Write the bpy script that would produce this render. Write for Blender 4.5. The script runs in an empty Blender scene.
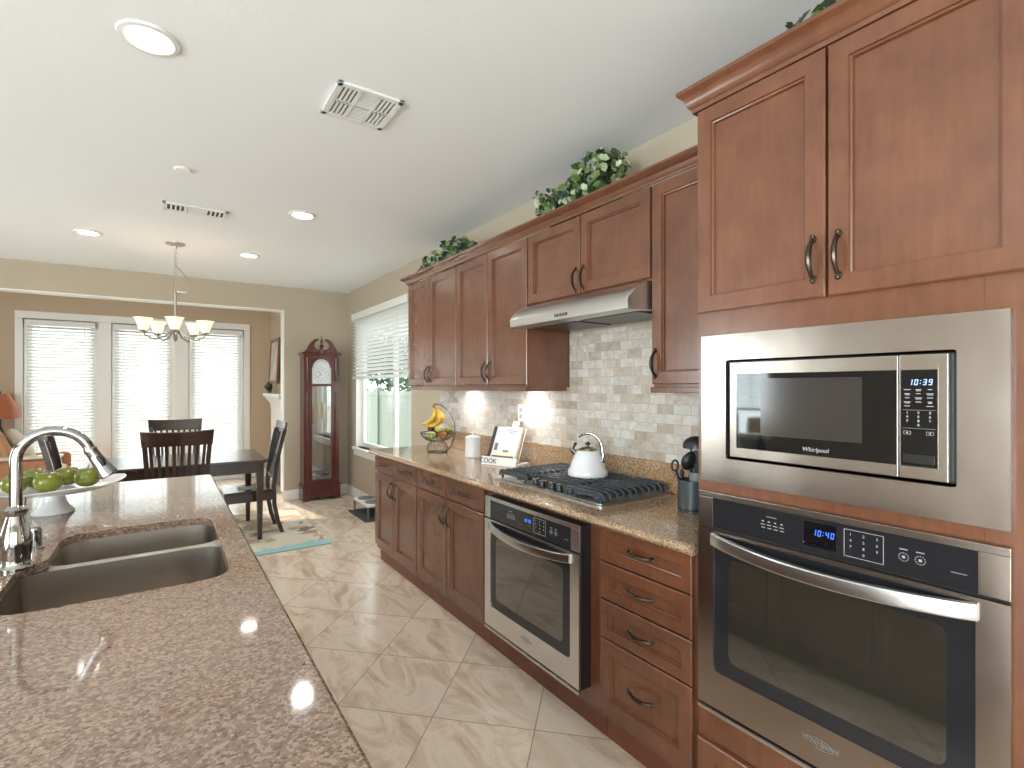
import bpy, bmesh, math, random
from mathutils import Vector, Matrix
random.seed(7)
PI = math.pi
S = bpy.context.scene
COL = S.collection
# ------------------------------------------------------------------ camera, world, sun, lights, exposure
HC = 1.43                                   # eye height
cd = bpy.data.cameras.new('camera'); cam = bpy.data.objects.new('camera', cd); COL.objects.link(cam)
cam.location = (0, 0, HC); cam.rotation_euler = (PI/2, 0, -math.radians(34.4))
cd.sensor_width = 36; cd.lens = 36*510/1024; cd.shift_y = -3/1024*-1; cd.clip_start = .02; cd.clip_end = 200
S.camera = cam
S.view_settings.view_transform = 'Standard'; S.view_settings.look = 'None'
S.view_settings.gamma = 1; S.view_settings.use_curve_mapping = False
S.view_settings.exposure = 0.55
wd = bpy.data.worlds.new('sky'); S.world = wd; wd.use_nodes = True
bg = wd.node_tree.nodes['Background']; bg.inputs[0].default_value = (.90, .96, 1, 1); bg.inputs[1].default_value = 2.3
def light(name, kind, loc, rot, energy, color=(1, 1, 1), **k):
    l = bpy.data.lights.new(name, kind); l.energy = energy; l.color = color
    for a, v in k.items(): setattr(l, a, v)
    o = bpy.data.objects.new(name, l); COL.objects.link(o); o.location = loc; o.rotation_euler = rot
    return o
d = Vector((.19, -1, -.68))
sun = light('sun', 'SUN', (0, 14, 9), d.to_track_quat('-Z', 'Y').to_euler(), 6.5, (1, .95, .87), angle=.02)
# daylight at left window and french doors; rear and patio lamps are added fill
light('rear_fill', 'AREA', (-1.0, -3.3, 1.3), (PI/2+.3, 0, 0), 60, (.86, .93, 1), shape='RECTANGLE', size=4.6, size_y=2.4)
light('left_daylight', 'AREA', (-4.35, 4.65, 1.5), (0, -PI/2-.25, 0), 140, (.86, .93, 1), shape='RECTANGLE', size=1.6, size_y=2.6)
light('patio_fill', 'AREA', (-4.35, -1.1, 1.25), (0, -PI/2-.3, 0), 270, (.86, .93, 1), shape='RECTANGLE', size=2.2, size_y=2.8)
light('garden_daylight', 'AREA', (-.9, 9.6, 1.1), (-PI/2-.25, 0, 0), 50, (.92, .96, 1), shape='RECTANGLE', size=4.4, size_y=2.2)

# ------------------------------------------------------------------ materials
def mat(name, col=(.8, .8, .8), rough=.5, metal=0, **k):
    m = bpy.data.materials.new(name); m.use_nodes = True
    b = m.node_tree.nodes['Principled BSDF']
    b.inputs['Base Color'].default_value = (*col, 1); b.inputs['Roughness'].default_value = rough
    b.inputs['Metallic'].default_value = metal
    for a, v in k.items():
        n = a.replace('_', ' ')
        b.inputs[n].default_value = v
    return m
def nd(m, t, **k):
    n = m.node_tree.nodes.new(t)
    for a, v in k.items():
        if a.startswith('i_'): n.inputs[a[2:].replace('_', ' ')].default_value = v
        else: setattr(n, a, v)
    return n
def lk(m, a, b): m.node_tree.links.new(a, b)
def ramp(m, fac, stops):
    r = nd(m, 'ShaderNodeValToRGB'); e = r.color_ramp.elements
    while len(e) < len(stops): e.new(.5)
    for x, (p, c) in zip(e, stops): x.position = p; x.color = (*c, 1)
    lk(m, fac, r.inputs[0]); return r.outputs[0]
def bsdf(m): return m.node_tree.nodes['Principled BSDF']
def bump(m, h, s=.2, d=.01):
    b = nd(m, 'ShaderNodeBump'); b.inputs['Strength'].default_value = s; b.inputs['Distance'].default_value = d
    lk(m, h, b.inputs['Height']); lk(m, b.outputs[0], bsdf(m).inputs['Normal']); return b
def coords(m, scale=(1, 1, 1), world=False, rot=(0, 0, 0)):
    mp = nd(m, 'ShaderNodeMapping'); mp.inputs['Scale'].default_value = scale; mp.inputs['Rotation'].default_value = rot
    if world: g = nd(m, 'ShaderNodeNewGeometry'); lk(m, g.outputs['Position'], mp.inputs[0])
    else: g = nd(m, 'ShaderNodeTexCoord'); lk(m, g.outputs['Object'], mp.inputs[0])
    return mp.outputs[0]
def noise(m, vec, sc, det=3, ro=.55, dist=0):
    n = nd(m, 'ShaderNodeTexNoise'); n.inputs['Scale'].default_value = sc; n.inputs['Detail'].default_value = det
    n.inputs['Roughness'].default_value = ro; n.inputs['Distortion'].default_value = dist
    lk(m, vec, n.inputs['Vector']); return n.outputs['Fac']
def mixc(m, a, b, f, mode='MIX'):
    x = nd(m, 'ShaderNodeMix', data_type='RGBA', blend_type=mode)
    for s, v in ((6, a), (7, b), (0, f)):
        if hasattr(v, 'is_output'): lk(m, v, x.inputs[s])
        elif s == 0: x.inputs[0].default_value = v
        else: x.inputs[s].default_value = (*v, 1)
    return x.outputs[2]

def wood(name, c0, c1, rough=.3, coat=.25, grain=(14, 14, 1.6)):
    m = mat(name, c0, rough)
    v = coords(m, grain, world=True)
    n1 = noise(m, v, 3.2, 6, .62, .5)
    n2 = noise(m, coords(m, (1, 1, 1), world=True), 6.5, 3, .6)
    c = ramp(m, n1, [(.25, c0), (.75, c1)])
    c = mixc(m, c, mixc(m, c, (.62, .6, .6), 1.0, 'MULTIPLY'), ramp(m, n2, [(.38, (0, 0, 0)), (.72, (.7, .7, .7))]))
    lk(m, c, bsdf(m).inputs['Base Color'])
    bsdf(m).inputs['Coat Weight'].default_value = coat; bsdf(m).inputs['Coat Roughness'].default_value = .18
    return m
CHERRY = wood('cherry_stained_maple', (.150, .052, .025), (.190, .072, .034), .27, .55)
CHERRY_DARK = wood('toe_kick_wood', (.16, .045, .02), (.2, .06, .028), .4, .1)  # duller cherry wood of the toe kicks
ESPRESSO = wood('espresso_wood', (.022, .010, .008), (.045, .018, .012), .25, .5)
MAHOG = wood('mahogany', (.075, .014, .011), (.13, .028, .02), .25, .5)
WHITE_TRIM = mat('white_trim_paint', (.86, .83, .79), .35)
WHITE = mat('white_plastic', (.8, .79, .77), .3)
CEIL = mat('ceiling_paint', (.885, .905, .93), .85)
bump(CEIL, noise(CEIL, coords(CEIL, world=True), 60, 3), .15, .004)
WALL = mat('tan_wall_paint', (.47, .395, .30), .8); bump(WALL, noise(WALL, coords(WALL, world=True), 80, 2), .1, .003)
WALLF = mat('warm_tan_wall_paint', (.54, .41, .29), .8)
BLIND = mat('white_blind_slat', (.86, .86, .84), .45)
_nt = BLIND.node_tree; _tr = _nt.nodes.new('ShaderNodeBsdfTranslucent'); _tr.inputs[0].default_value = (.9, .9, .88, 1); _mx = _nt.nodes.new('ShaderNodeMixShader'); _mx.inputs[0].default_value = .1
_nt.links.new(bsdf(BLIND).outputs[0], _mx.inputs[1]); _nt.links.new(_tr.outputs[0], _mx.inputs[2]); _nt.links.new(_mx.outputs[0], _nt.nodes['Material Output'].inputs[0])
BRONZE = mat('bronze_pull', (.10, .075, .06), .32, 1)
CHROME = mat('polished_chrome', (.42, .415, .41), .06, 1)
BLACK = mat('black_enamel', (.012, .012, .013), .3)
IRON = mat('cast_iron', (.045, .053, .062), .34); bump(IRON, noise(IRON, coords(IRON), 300, 2), .3, .001)
BGLASS = mat('black_glass', (.006, .006, .007), .04, 0, IOR=1.6)
PANELG = mat('dark_grey_glass', (.017, .017, .020), .10, 0, IOR=1.55)
OVENG = mat('oven_window_glass', (.022, .022, .018), .04, 0, IOR=2.7)
LGRAY = mat('light_print', (.38, .38, .38), .5)
LED = mat('blue_white_led', (0, 0, 0), .5); bsdf(LED).inputs['Emission Color'].default_value = (.35, .6, 1, 1); bsdf(LED).inputs['Emission Strength'].default_value = 1.3
LEDB = mat('blue_led', (0, 0, 0), .5); bsdf(LEDB).inputs['Emission Color'].default_value = (.05, .2, 1, 1); bsdf(LEDB).inputs['Emission Strength'].default_value = 1.3
def steel(name, col, rough, wav=.0):
    m = mat(name, col, rough, 1)
    bsdf(m).inputs['Anisotropic'].default_value = .4
    v = coords(m, (2, 2, 400)); v2 = coords(m, (1.4, 2.2, 1.4))
    a = noise(m, v, 3, 2)
    r = ramp(m, a, [(.3, (rough*.96,)*3), (.7, (rough*1.04,)*3)]); lk(m, r, bsdf(m).inputs['Roughness'])
    if wav: bump(m, noise(m, v2, 3.0, 1.5, .4), wav, .02)
    return m
STEEL = steel('brushed_stainless', (.41, .355, .315), .23, .14)
STEEL_LIT = steel('window_lit_stainless', (.74, .76, .78), .22, .1)  # same stainless, window reflection brightened into its colour for the lower oven
STEEL_H = steel('stainless_handle', (.60, .59, .58), .24)
SINKM = steel('sink_stainless', (.46, .415, .37), .30)
HOODM = steel('hood_stainless', (.66, .65, .63), .3)
CERAMIC = mat('white_ceramic', (.72, .71, .70), .12, 0, Coat_Weight=.5)
ENAMEL = mat('white_enamel', (.78, .78, .8), .1, 0, Coat_Weight=.6)
SHADE = mat('frosted_shade_glass', (.9, .78, .6), .5); bsdf(SHADE).inputs['Emission Color'].default_value = (1, .74, .50, 1); bsdf(SHADE).inputs['Emission Strength'].default_value = .6
LAMPE = mat('lamp_lens', (1, 1, 1), .5); bsdf(LAMPE).inputs['Emission Color'].default_value = (1, .97, .9, 1); bsdf(LAMPE).inputs['Emission Strength'].default_value = 14
WARMB = mat('warm_lamp_shade', (.7, .5, .28), .7); bsdf(WARMB).inputs['Emission Color'].default_value = (1, .75, .4, 1); bsdf(WARMB).inputs['Emission Strength'].default_value = .5
SILVER = mat('silver_dial', (.75, .77, .78), .3, .3)
BRASS = mat('brass', (.75, .5, .15), .2, 1)
NICKEL = mat('brushed_nickel', (.42, .37, .31), .3, 1)
PAPER = mat('paper', (.8, .79, .77), .6)
INK = mat('black_ink', (.02, .02, .02), .5)
GREY = mat('grey_plastic', (.16, .17, .18), .4)
MIRR = mat('clock_glass', (.05, .06, .065), .03, 0, IOR=2.6)
def glass(name, tint=(1, 1, 1), gl=.08):
    m = bpy.data.materials.new(name); m.use_nodes = True; nt = m.node_tree; nt.nodes.clear()
    o = nt.nodes.new('ShaderNodeOutputMaterial'); mx = nt.nodes.new('ShaderNodeMixShader')
    t = nt.nodes.new('ShaderNodeBsdfTransparent'); g = nt.nodes.new('ShaderNodeBsdfGlossy')
    t.inputs[0].default_value = (*tint, 1); g.inputs['Roughness'].default_value = .02
    mx.inputs[0].default_value = gl
    nt.links.new(t.outputs[0], mx.inputs[1]); nt.links.new(g.outputs[0], mx.inputs[2]); nt.links.new(mx.outputs[0], o.inputs[0])
    return m
PANE = glass('window_glass', (.97, 1, .98)); 
def granite(name, base, light_, dark, sc=1.0, rough=.07):
    m = mat(name, base, rough)
    v = coords(m, world=True)
    vo = nd(m, 'ShaderNodeTexVoronoi'); vo.inputs['Scale'].default_value = 210*sc; lk(m, v, vo.inputs['Vector'])
    sp = nd(m, 'ShaderNodeSeparateColor'); lk(m, vo.outputs['Color'], sp.inputs[0])
    c = ramp(m, sp.outputs[0], [(0, dark), (.14, dark), (.22, base), (.62, base), (.72, light_), (1, light_)])
    n = noise(m, v, 95*sc, 4, .7)
    c2 = ramp(m, n, [(.32, dark), (.44, base), (.58, base), (.68, light_)])
    c = mixc(m, c, c2, .5)
    big = noise(m, v, 3.2, 4, .6, .6)
    c = mixc(m, c, mixc(m, c, (1.12, 1.05, 1.0), 1.0, 'MULTIPLY'), ramp(m, big, [(.4, (0, 0, 0)), (.65, (1, 1, 1))]))
    lk(m, c, bsdf(m).inputs['Base Color']); bsdf(m).inputs['IOR'].default_value = 1.85
    return m
GRANITE = granite('brown_speckled_granite', (.235, .155, .115), (.43, .335, .27), (.065, .038, .026), .9, .06)
GRANITE2 = granite('golden_speckled_granite', (.33, .205, .115), (.60, .47, .33), (.07, .04, .025), .9, .1)
# floor tiles, laid on the diagonal
def tile_floor():
    m = mat('porcelain_floor_tile', (.6, .5, .4), .14)
    g = nd(m, 'ShaderNodeNewGeometry')
    mp = nd(m, 'ShaderNodeMapping'); mp.inputs['Rotation'].default_value = (0, 0, PI/4)
    s = .4468
    off = nd(m, 'ShaderNodeVectorMath', operation='SUBTRACT'); off.inputs[1].default_value = (.963, 3.28, 0)
    lk(m, g.outputs['Position'], off.inputs[0]); lk(m, off.outputs[0], mp.inputs[0])
    mp.inputs['Location'].default_value = (40*s, 40*s, 0)
    b = nd(m, 'ShaderNodeTexBrick', offset=0.0, squash=1.0)
    for a, v in (('Scale', 1), ('Mortar Size', .0022), ('Mortar Smooth', .3), ('Bias', 0), ('Brick Width', s), ('Row Height', s)): b.inputs[a].default_value = v
    b.inputs['Color1'].default_value = (0, 0, 0, 1); b.inputs['Color2'].default_value = (1, 1, 1, 1); b.inputs['Mortar'].default_value = (.5, .5, .5, 1)
    lk(m, mp.outputs[0], b.inputs['Vector'])
    # per-tile shifted vein pattern
    ad = nd(m, 'ShaderNodeVectorMath', operation='MULTIPLY_ADD'); ad.inputs[1].default_value = (9, 5, 3)
    lk(m, b.outputs['Color'], ad.inputs[0]); lk(m, g.outputs['Position'], ad.inputs[2])
    mp2 = nd(m, 'ShaderNodeMapping'); mp2.inputs['Scale'].default_value = (3.2, 1.1, 1); mp2.inputs['Rotation'].default_value = (0, 0, .5)
    lk(m, ad.outputs[0], mp2.inputs[0])
    n = noise(m, mp2.outputs[0], 1.7, 7, .62, 1.6)
    c = ramp(m, n, [(.28, (.42, .31, .225)), (.45, (.60, .475, .365)), (.55, (.68, .58, .48)), (.75, (.57, .455, .35))])
    tone = ramp(m, b.outputs['Color'], [(0, (.92, .92, .92)), (1, (1.06, 1.05, 1.04))])
    c = mixc(m, c, tone, 1.0, 'MULTIPLY')
    c = mixc(m, c, (.26, .21, .165), b.outputs['Fac'])
    lk(m, c, bsdf(m).inputs['Base Color'])
    inv = nd(m, 'ShaderNodeMath', operation='SUBTRACT'); inv.inputs[0].default_value = 1; lk(m, b.outputs['Fac'], inv.inputs[1])
    bump(m, inv.outputs[0], .6, .003)
    bsdf(m).inputs['IOR'].default_value = 1.55
    rr = ramp(m, n, [(.3, (.16,)*3), (.7, (.26,)*3)]); lk(m, rr, bsdf(m).inputs['Roughness'])
    return m
FLOORM = tile_floor()
def splash():
    m = mat('marble_subway_tile', (.6, .5, .4), .16)
    g = nd(m, 'ShaderNodeNewGeometry'); sx = nd(m, 'ShaderNodeSeparateXYZ'); cx = nd(m, 'ShaderNodeCombineXYZ')
    lk(m, g.outputs['Position'], sx.inputs[0]); lk(m, sx.outputs[1], cx.inputs[0]); lk(m, sx.outputs[2], cx.inputs[1])
    b = nd(m, 'ShaderNodeTexBrick', offset=.5)
    for a, v in (('Scale', 1), ('Mortar Size', .0016), ('Mortar Smooth', .2), ('Bias', 0), ('Brick Width', .1), ('Row Height', .048)): b.inputs[a].default_value = v
    b.inputs['Color1'].default_value = (0, 0, 0, 1); b.inputs['Color2'].default_value = (1, 1, 1, 1); b.inputs['Mortar'].default_value = (.5, .5, .5, 1)
    lk(m, cx.outputs[0], b.inputs['Vector'])
    c = ramp(m, b.outputs['Color'], [(0, (.45, .38, .31)), (.35, (.56, .50, .445)), (.7, (.64, .605, .57)), (1, (.59, .57, .55))])
    ad = nd(m, 'ShaderNodeVectorMath', operation='MULTIPLY_ADD'); ad.inputs[1].default_value = (7, 5, 3)
    lk(m, b.outputs['Color'], ad.inputs[0]); lk(m, g.outputs['Position'], ad.inputs[2])
    n = noise(m, ad.outputs[0], 14, 5, .65, 1.2)
    c = mixc(m, c, ramp(m, n, [(.3, (.78, .74, .68)), (.6, (1.08, 1.06, 1.04))]), 1.0, 'MULTIPLY')
    c = mixc(m, c, (.46, .41, .35), b.outputs['Fac'])
    lk(m, c, bsdf(m).inputs['Base Color'])
    inv = nd(m, 'ShaderNodeMath', operation='SUBTRACT'); inv.inputs[0].default_value = 1; lk(m, b.outputs['Fac'], inv.inputs[1])
    n2 = noise(m, ad.outputs[0], 7, 1, .4)
    su = nd(m, 'ShaderNodeMath', operation='MULTIPLY_ADD'); su.inputs[1].default_value = 1.3
    lk(m, n2, su.inputs[0]); lk(m, inv.outputs[0], su.inputs[2])
    bump(m, su.outputs[0], .5, .0025)
    return m
SPLASH = splash()

# ------------------------------------------------------------------ mesh builder
class MB:
    def __init__(s): s.bm = bmesh.new()
    def box(s, x0, x1, y0, y1, z0, z1, bev=0, seg=2, M=None):
        x0, x1 = min(x0, x1), max(x0, x1); y0, y1 = min(y0, y1), max(y0, y1); z0, z1 = min(z0, z1), max(z0, z1)
        v = [s.bm.verts.new(p) for p in ((x0, y0, z0), (x1, y0, z0), (x1, y1, z0), (x0, y1, z0), (x0, y0, z1), (x1, y0, z1), (x1, y1, z1), (x0, y1, z1))]
        if M: [setattr(q, 'co', M @ q.co) for q in v]
        f = [s.bm.faces.new([v[i] for i in q]) for q in ((3, 2, 1, 0), (4, 5, 6, 7), (0, 1, 5, 4), (1, 2, 6, 5), (2, 3, 7, 6), (3, 0, 4, 7))]
        if bev:
            e = list({e for q in f for e in q.edges})
            bmesh.ops.bevel(s.bm, geom=e, offset=bev, segments=seg, affect='EDGES', profile=.5)
        return s
    def loft(s, rings, cap0=True, cap1=True, closed=True):
        R = [[s.bm.verts.new(p) for p in r] for r in rings]; n = len(R[0])
        for a, b in zip(R, R[1:]):
            for i in range(n if closed else n-1):
                j = (i+1) % n
                try: s.bm.faces.new((a[i], a[j], b[j], b[i]))
                except ValueError: pass
        if cap0: s.bm.faces.new(R[0][::-1])
        if cap1: s.bm.faces.new(R[-1])
        return s
    def tube(s, pts, r, seg=10, flat=None, cap=True):
        pts = [Vector(p) for p in pts]; n = len(pts)
        if not hasattr(r, '__len__'): r = [r]*n
        rings = []; up = None
        for i, p in enumerate(pts):
            t = (pts[min(i+1, n-1)]-pts[max(i-1, 0)])
            if t.length < 1e-9: t = Vector((0, 0, 1))
            t.normalize()
            if up is None:
                up = Vector((0, 0, 1)) if abs(t.z) < .9 else Vector((1, 0, 0))
            up = (up-t*up.dot(t)).normalized(); sd = t.cross(up)
            rr = r[i]; ra, rb = (rr, rr) if flat is None else (rr, rr*flat)
            rings.append([p+up*ra*math.cos(2*PI*k/seg)+sd*rb*math.sin(2*PI*k/seg) for k in range(seg)])
        return s.loft(rings, cap, cap)
    def lathe(s, prof, c=(0, 0, 0), seg=24, axis='z', cap0=True, cap1=True):
        c = Vector(c); rings = []
        for r, z in prof:
            r = max(r, 1e-4)
            ring = []
            for k in range(seg):
                a = 2*PI*k/seg; x, y = r*math.cos(a), r*math.sin(a)
                ring.append(c+(Vector((x, y, z)) if axis == 'z' else Vector((z, x, y)) if axis == 'x' else Vector((y, z, x))))
            rings.append(ring)
        return s.loft(rings, cap0, cap1)
    def ball(s, c, r, sc=(1, 1, 1), u=16, v=10, M=None):
        mm = Matrix.Translation(c) @ (M or Matrix()) @ Matrix.Diagonal((*sc, 1))
        bmesh.ops.create_uvsphere(s.bm, u_segments=u, v_segments=v, radius=r, matrix=mm); return s
    def prism(s, pts, axis, a, b):                      # polygon in the other two axes
        def P(p, t): return (t, p[0], p[1]) if axis == 'x' else (p[0], t, p[1]) if axis == 'y' else (p[0], p[1], t)
        return s.loft([[P(p, a) for p in pts], [P(p, b) for p in pts]])
    def poly(s, pts):
        s.bm.faces.new([s.bm.verts.new(p) for p in pts]); return s
ORG = {}
def obj(name, mb, m, parent=None, label=None, smooth=35, kind=None, keep=False):
    bm = mb.bm if isinstance(mb, MB) else mb
    bmesh.ops.recalc_face_normals(bm, faces=bm.faces)
    me = bpy.data.meshes.new(name); bm.to_mesh(me); bm.free()
    me.materials.append(m)
    if smooth:
        for p in me.polygons: p.use_smooth = True
        me.set_sharp_from_angle(angle=math.radians(smooth))
    o = bpy.data.objects.new(name, me); COL.objects.link(o)
    if smooth:
        wn = o.modifiers.new('even_shading', 'WEIGHTED_NORMAL'); wn.mode = 'FACE_AREA'; wn.weight = 90; wn.keep_sharp = True
    vs = [v.co for v in me.vertices]
    if keep: c = Vector((0, 0, 0))
    else: c = Vector([(min(v[i] for v in vs)+max(v[i] for v in vs))/2 for i in range(3)])
    if parent is None and not keep: c.z = min(v.z for v in vs)
    me.transform(Matrix.Translation(-c))
    po = ORG[parent] if parent else Vector((0, 0, 0))
    o.location = c-po; ORG[o] = c
    if parent: o.parent = parent
    if label: o['label'] = label
    if kind: o['kind'] = kind
    return o
def thing(name, label, cat, loc=(0, 0, 0), group=None):
    o = bpy.data.objects.new(name, None); COL.objects.link(o); o.location = loc; ORG[o] = Vector(loc); o.empty_display_size = .05
    o['label'] = label; o['category'] = cat
    if group: o['group'] = group
    return o
def tag(o, label, cat, group=None, kind=None):
    o['label'] = label; o['category'] = cat
    if group: o['group'] = group
    if kind: o['kind'] = kind
    return o
def struct(name, mb, m, parent=None, **k):
    return obj(name, mb, m, parent, kind=None if parent else 'structure', **k)
def dup(root, loc, rotz=None, label=None, scale=None):
    def cp(o, p):
        c = o.copy(); COL.objects.link(c); c.parent = p
        for ch in list(o.children): cp(ch, c)
        return c
    r = cp(root, None); r.location = loc
    if rotz is not None: r.rotation_euler.z = rotz
    if scale: r.scale = scale
    if label: r['label'] = label
    return r
def text_mesh(txt, size, shear=0, ext=.0004, bold=0):
    cu = bpy.data.curves.new('t', 'FONT'); cu.body = txt; cu.size = size; cu.extrude = ext; cu.shear = shear; cu.offset = bold
    cu.align_x = 'CENTER'; cu.align_y = 'CENTER'
    o = bpy.data.objects.new('t', cu); COL.objects.link(o)
    dg = bpy.context.evaluated_depsgraph_get(); me = bpy.data.meshes.new_from_object(o.evaluated_get(dg))
    bpy.data.objects.remove(o); return me
def lettering(name, txt, size, M, m, parent, shear=0, bold=0, label=None):
    me = text_mesh(txt, size, shear, bold=bold); bm = bmesh.new(); bm.from_mesh(me); bm.transform(M)
    return obj(name, bm, m, parent, smooth=0, label=label)
def on_right(x, y, z):       # text frame lying on a surface that faces -X
    return Matrix(((0, 0, -1, x), (-1, 0, 0, y), (0, 1, 0, z), (0, 0, 0, 1)))
def seg7(mb, ch, M, w, h, t):
    S7 = {'0': 'abcdef', '1': 'bc', '3': 'abgcd', '9': 'abcdfg', '4': 'fgbc'}
    def q(x0, x1, y0, y1):
        sh = .14
        P = [(x0+sh*y0, y0), (x1+sh*y0, y0), (x1+sh*y1, y1), (x0+sh*y1, y1)]
        mb.loft([[M @ Vector((a, b, 0)) for a, b in P], [M @ Vector((a, b, .0006)) for a, b in P]])
    if ch == ':':
        q(-t*.6, t*.6, h*.22, h*.22+t); q(-t*.6, t*.6, h*.72, h*.72+t); return
    g = t*.25
    for s in S7[ch]:
        if s == 'a': q(g-w/2, w/2-g, h-t, h)
        if s == 'd': q(g-w/2, w/2-g, 0, t)
        if s == 'g': q(g-w/2, w/2-g, h/2-t/2, h/2+t/2)
        if s == 'b': q(w/2-t, w/2, h/2+g, h-g)
        if s == 'c': q(w/2-t, w/2, g, h/2-g)
        if s == 'f': q(-w/2, -w/2+t, h/2+g, h-g)
        if s == 'e': q(-w/2, -w/2+t, g, h/2-g)
def clock_digits(name, txt, x, y, z, h, m, parent):
    mb = MB(); w = h*.5; adv = h*.78; tot = 0; pos = []
    for c in txt:
        a = adv*.55 if c == ':' else adv
        pos.append(tot+a/2); tot += a
    for c, p in zip(txt, pos): seg7(mb, c, on_right(x, y, z) @ Matrix.Translation((p-tot/2, -h/2, 0)), w, h, h*.13)
    obj(name, mb, m, parent, smooth=0)
def rpoly(pts, rad, n=6):
    out = []; N = len(pts)
    for i, p in enumerate(pts):
        r = rad[i] if hasattr(rad, '__len__') else rad
        p = Vector(p); a = (Vector(pts[i-1])-p); b = (Vector(pts[(i+1) % N])-p)
        r = min(r, a.length*.49, b.length*.49); A = p+a.normalized()*r; B = p+b.normalized()*r
        for k in range(n+1):
            t = k/n; out.append(tuple((1-t)**2*A+2*t*(1-t)*p+t*t*B))
    return out
def wall_holes(mb, axis, t0, t1, a0, a1, z0, z1, holes):
    # boxes around rectangular holes (h: a0,a1,z0,z1), sorted along a
    def B(p, q, r, s):
        if q-p < 1e-4 or s-r < 1e-4: return
        if axis == 'x': mb.box(t0, t1, p, q, r, s)
        else: mb.box(p, q, t0, t1, r, s)
    cur = a0
    for h in sorted(holes):
        B(cur, h[0], z0, z1); B(h[0], h[1], z0, h[2]); B(h[0], h[1], h[3], z1); cur = h[1]
    B(cur, a1, z0, z1)

# ------------------------------------------------------------------ room shell
ZC = 2.69; XR = 2.06; YB = 6.92; XL = -4.0; YF = 9.0; YS = -3.0
struct('floor', MB().box(XL-.15, XR+.15, YS-.15, YF+.15, -.08, 0), FLOORM, keep=True, smooth=0)
struct('ceiling', MB().box(XL-.15, XR+.15, YS-.15, YF+.15, ZC, ZC+.1), CEIL, keep=True, smooth=0)
w = MB(); wall_holes(w, 'x', XR, XR+.15, YS, YF, 0, ZC, [(4.80, 6.58, .66, 2.30)])
struct('wall_right', w, WALL, smooth=0)
w = MB(); wall_holes(w, 'y', YB, YB+.16, XL, XR, 0, ZC, [(-3.4, 1.26, 0, 2.395)])
struct('wall_back', w, WALL, smooth=0)
w = MB(); w.box(-3.395, 1.262, YB-.003, YB+.163, 2.383, 2.397, .003); w.box(1.248, 1.262, YB-.003, YB+.163, .1, 2.39, .003)
struct('trim_1', w, WHITE_TRIM)
DOORS = [(-1.47, -.75), (-.57, .115), (.335, 1.03)]          # clear openings of the three french doors
w = MB(); wall_holes(w, 'y', YF, YF+.15, XL, XR, 0, ZC, [(-3.1, -2.2, 0, 2.32)]+[(a-.02, b+.02, 0, 2.32) for a, b in DOORS])
struct('wall_far', w, WALLF, smooth=0)
struct('wall_fireplace', MB().box(1.42, XR, YB+.16, YF, 0, ZC), WALLF, smooth=0)
w = MB(); wall_holes(w, 'x', XL-.15, XL, YS, YF, 0, ZC, [(-2.5, .3, 0, 2.3), (3.75, 5.55, .7, 2.3)])
struct('wall_left', w, WALL, smooth=0)
w = MB(); wall_holes(w, 'y', YS-.15, YS, XL, XR, 0, ZC, [(-3.2, 1.2, 0, 2.35)])
struct('wall_rear', w, WALL, smooth=0)
def base(name, segs):
    m = MB()
    for a in segs: m.box(*a, 0, .125, .006)
    struct(name, m, WHITE_TRIM)
base('baseboard_right', [(XR-.014, XR, 4.17, YB)]); base('baseboard_back', [(1.245, XR-.014, YB-.014, YB)])
base('baseboard_far', [(1.06+.1, 1.42, YF-.014, YF), (-2.15, -1.6, YF-.014, YF)]); base('baseboard_fireplace', [(1.406, 1.42, YB+.17, 7.6)])
base('baseboard_left', [(XL, XL+.014, .32, YB), (XL, XL+.014, YS, -2.52)])

# french doors in the far wall, blinds hung on them
def pane_door(name, x0, x1, y0, y1, z0, z1, axis, bot=.2, mull=None):
    e = bpy.data.objects.new(name, None); COL.objects.link(e); e['kind'] = 'structure'
    e.location = ((x0+x1)/2, (y0+y1)/2, z0); ORG[e] = Vector(e.location)
    st = .085; f = MB(); a0, a1 = (x0, x1) if axis == 'y' else (y0, y1)
    def B(p, q, r, s, b=.004):
        if axis == 'y': f.box(p, q, y0, y1, r, s, b)
        else: f.box(x0, x1, p, q, r, s, b)
    B(a0, a0+st, z0, z1); B(a1-st, a1, z0, z1); B(a0+st, a1-st, z0, z0+bot); B(a0+st, a1-st, z1-st, z1)
    if mull:
        for mm in mull: B(mm-.03, mm+.03, z0+bot, z1-st)
    obj('sash', f, WHITE_TRIM, e)
    g = MB(); t = ((y0+y1)/2 if axis == 'y' else (x0+x1)/2)
    if axis == 'y': g.box(a0+st, a1-st, t-.004, t+.004, z0+bot, z1-st)
    else: g.box(t-.004, t+.004, a0+st, a1-st, z0+bot, z1-st)
    obj('pane', g, PANE, e, smooth=0)
    return e
for i, (a, b) in enumerate(DOORS): pane_door('door_%d' % (i+1), a-.018, b+.018, YF+.02, YF+.065, 0.002, 2.318, 'y', .2)
pane_door('door_4', -3.08, -2.22, YF+.02, YF+.065, .002, 2.318, 'y', .2)
c = MB()
for a, b in ((-1.565, -1.49), (-.73, -.59), (.135, .315), (1.05, 1.135)): c.box(a, b, YF-.022, YF+.02, 0, 2.32, .005)
c.box(-1.565, 1.135, YF-.026, YF+.02, 2.32, 2.415, .006)
for a, b in ((-3.2, -3.1), (-2.2, -2.1)): c.box(a, b, YF-.022, YF+.02, 0, 2.32, .005)
c.box(-3.2, -2.1, YF-.022, YF+.02, 2.32, 2.415, .006)
struct('trim_2', c, WHITE_TRIM)
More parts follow.
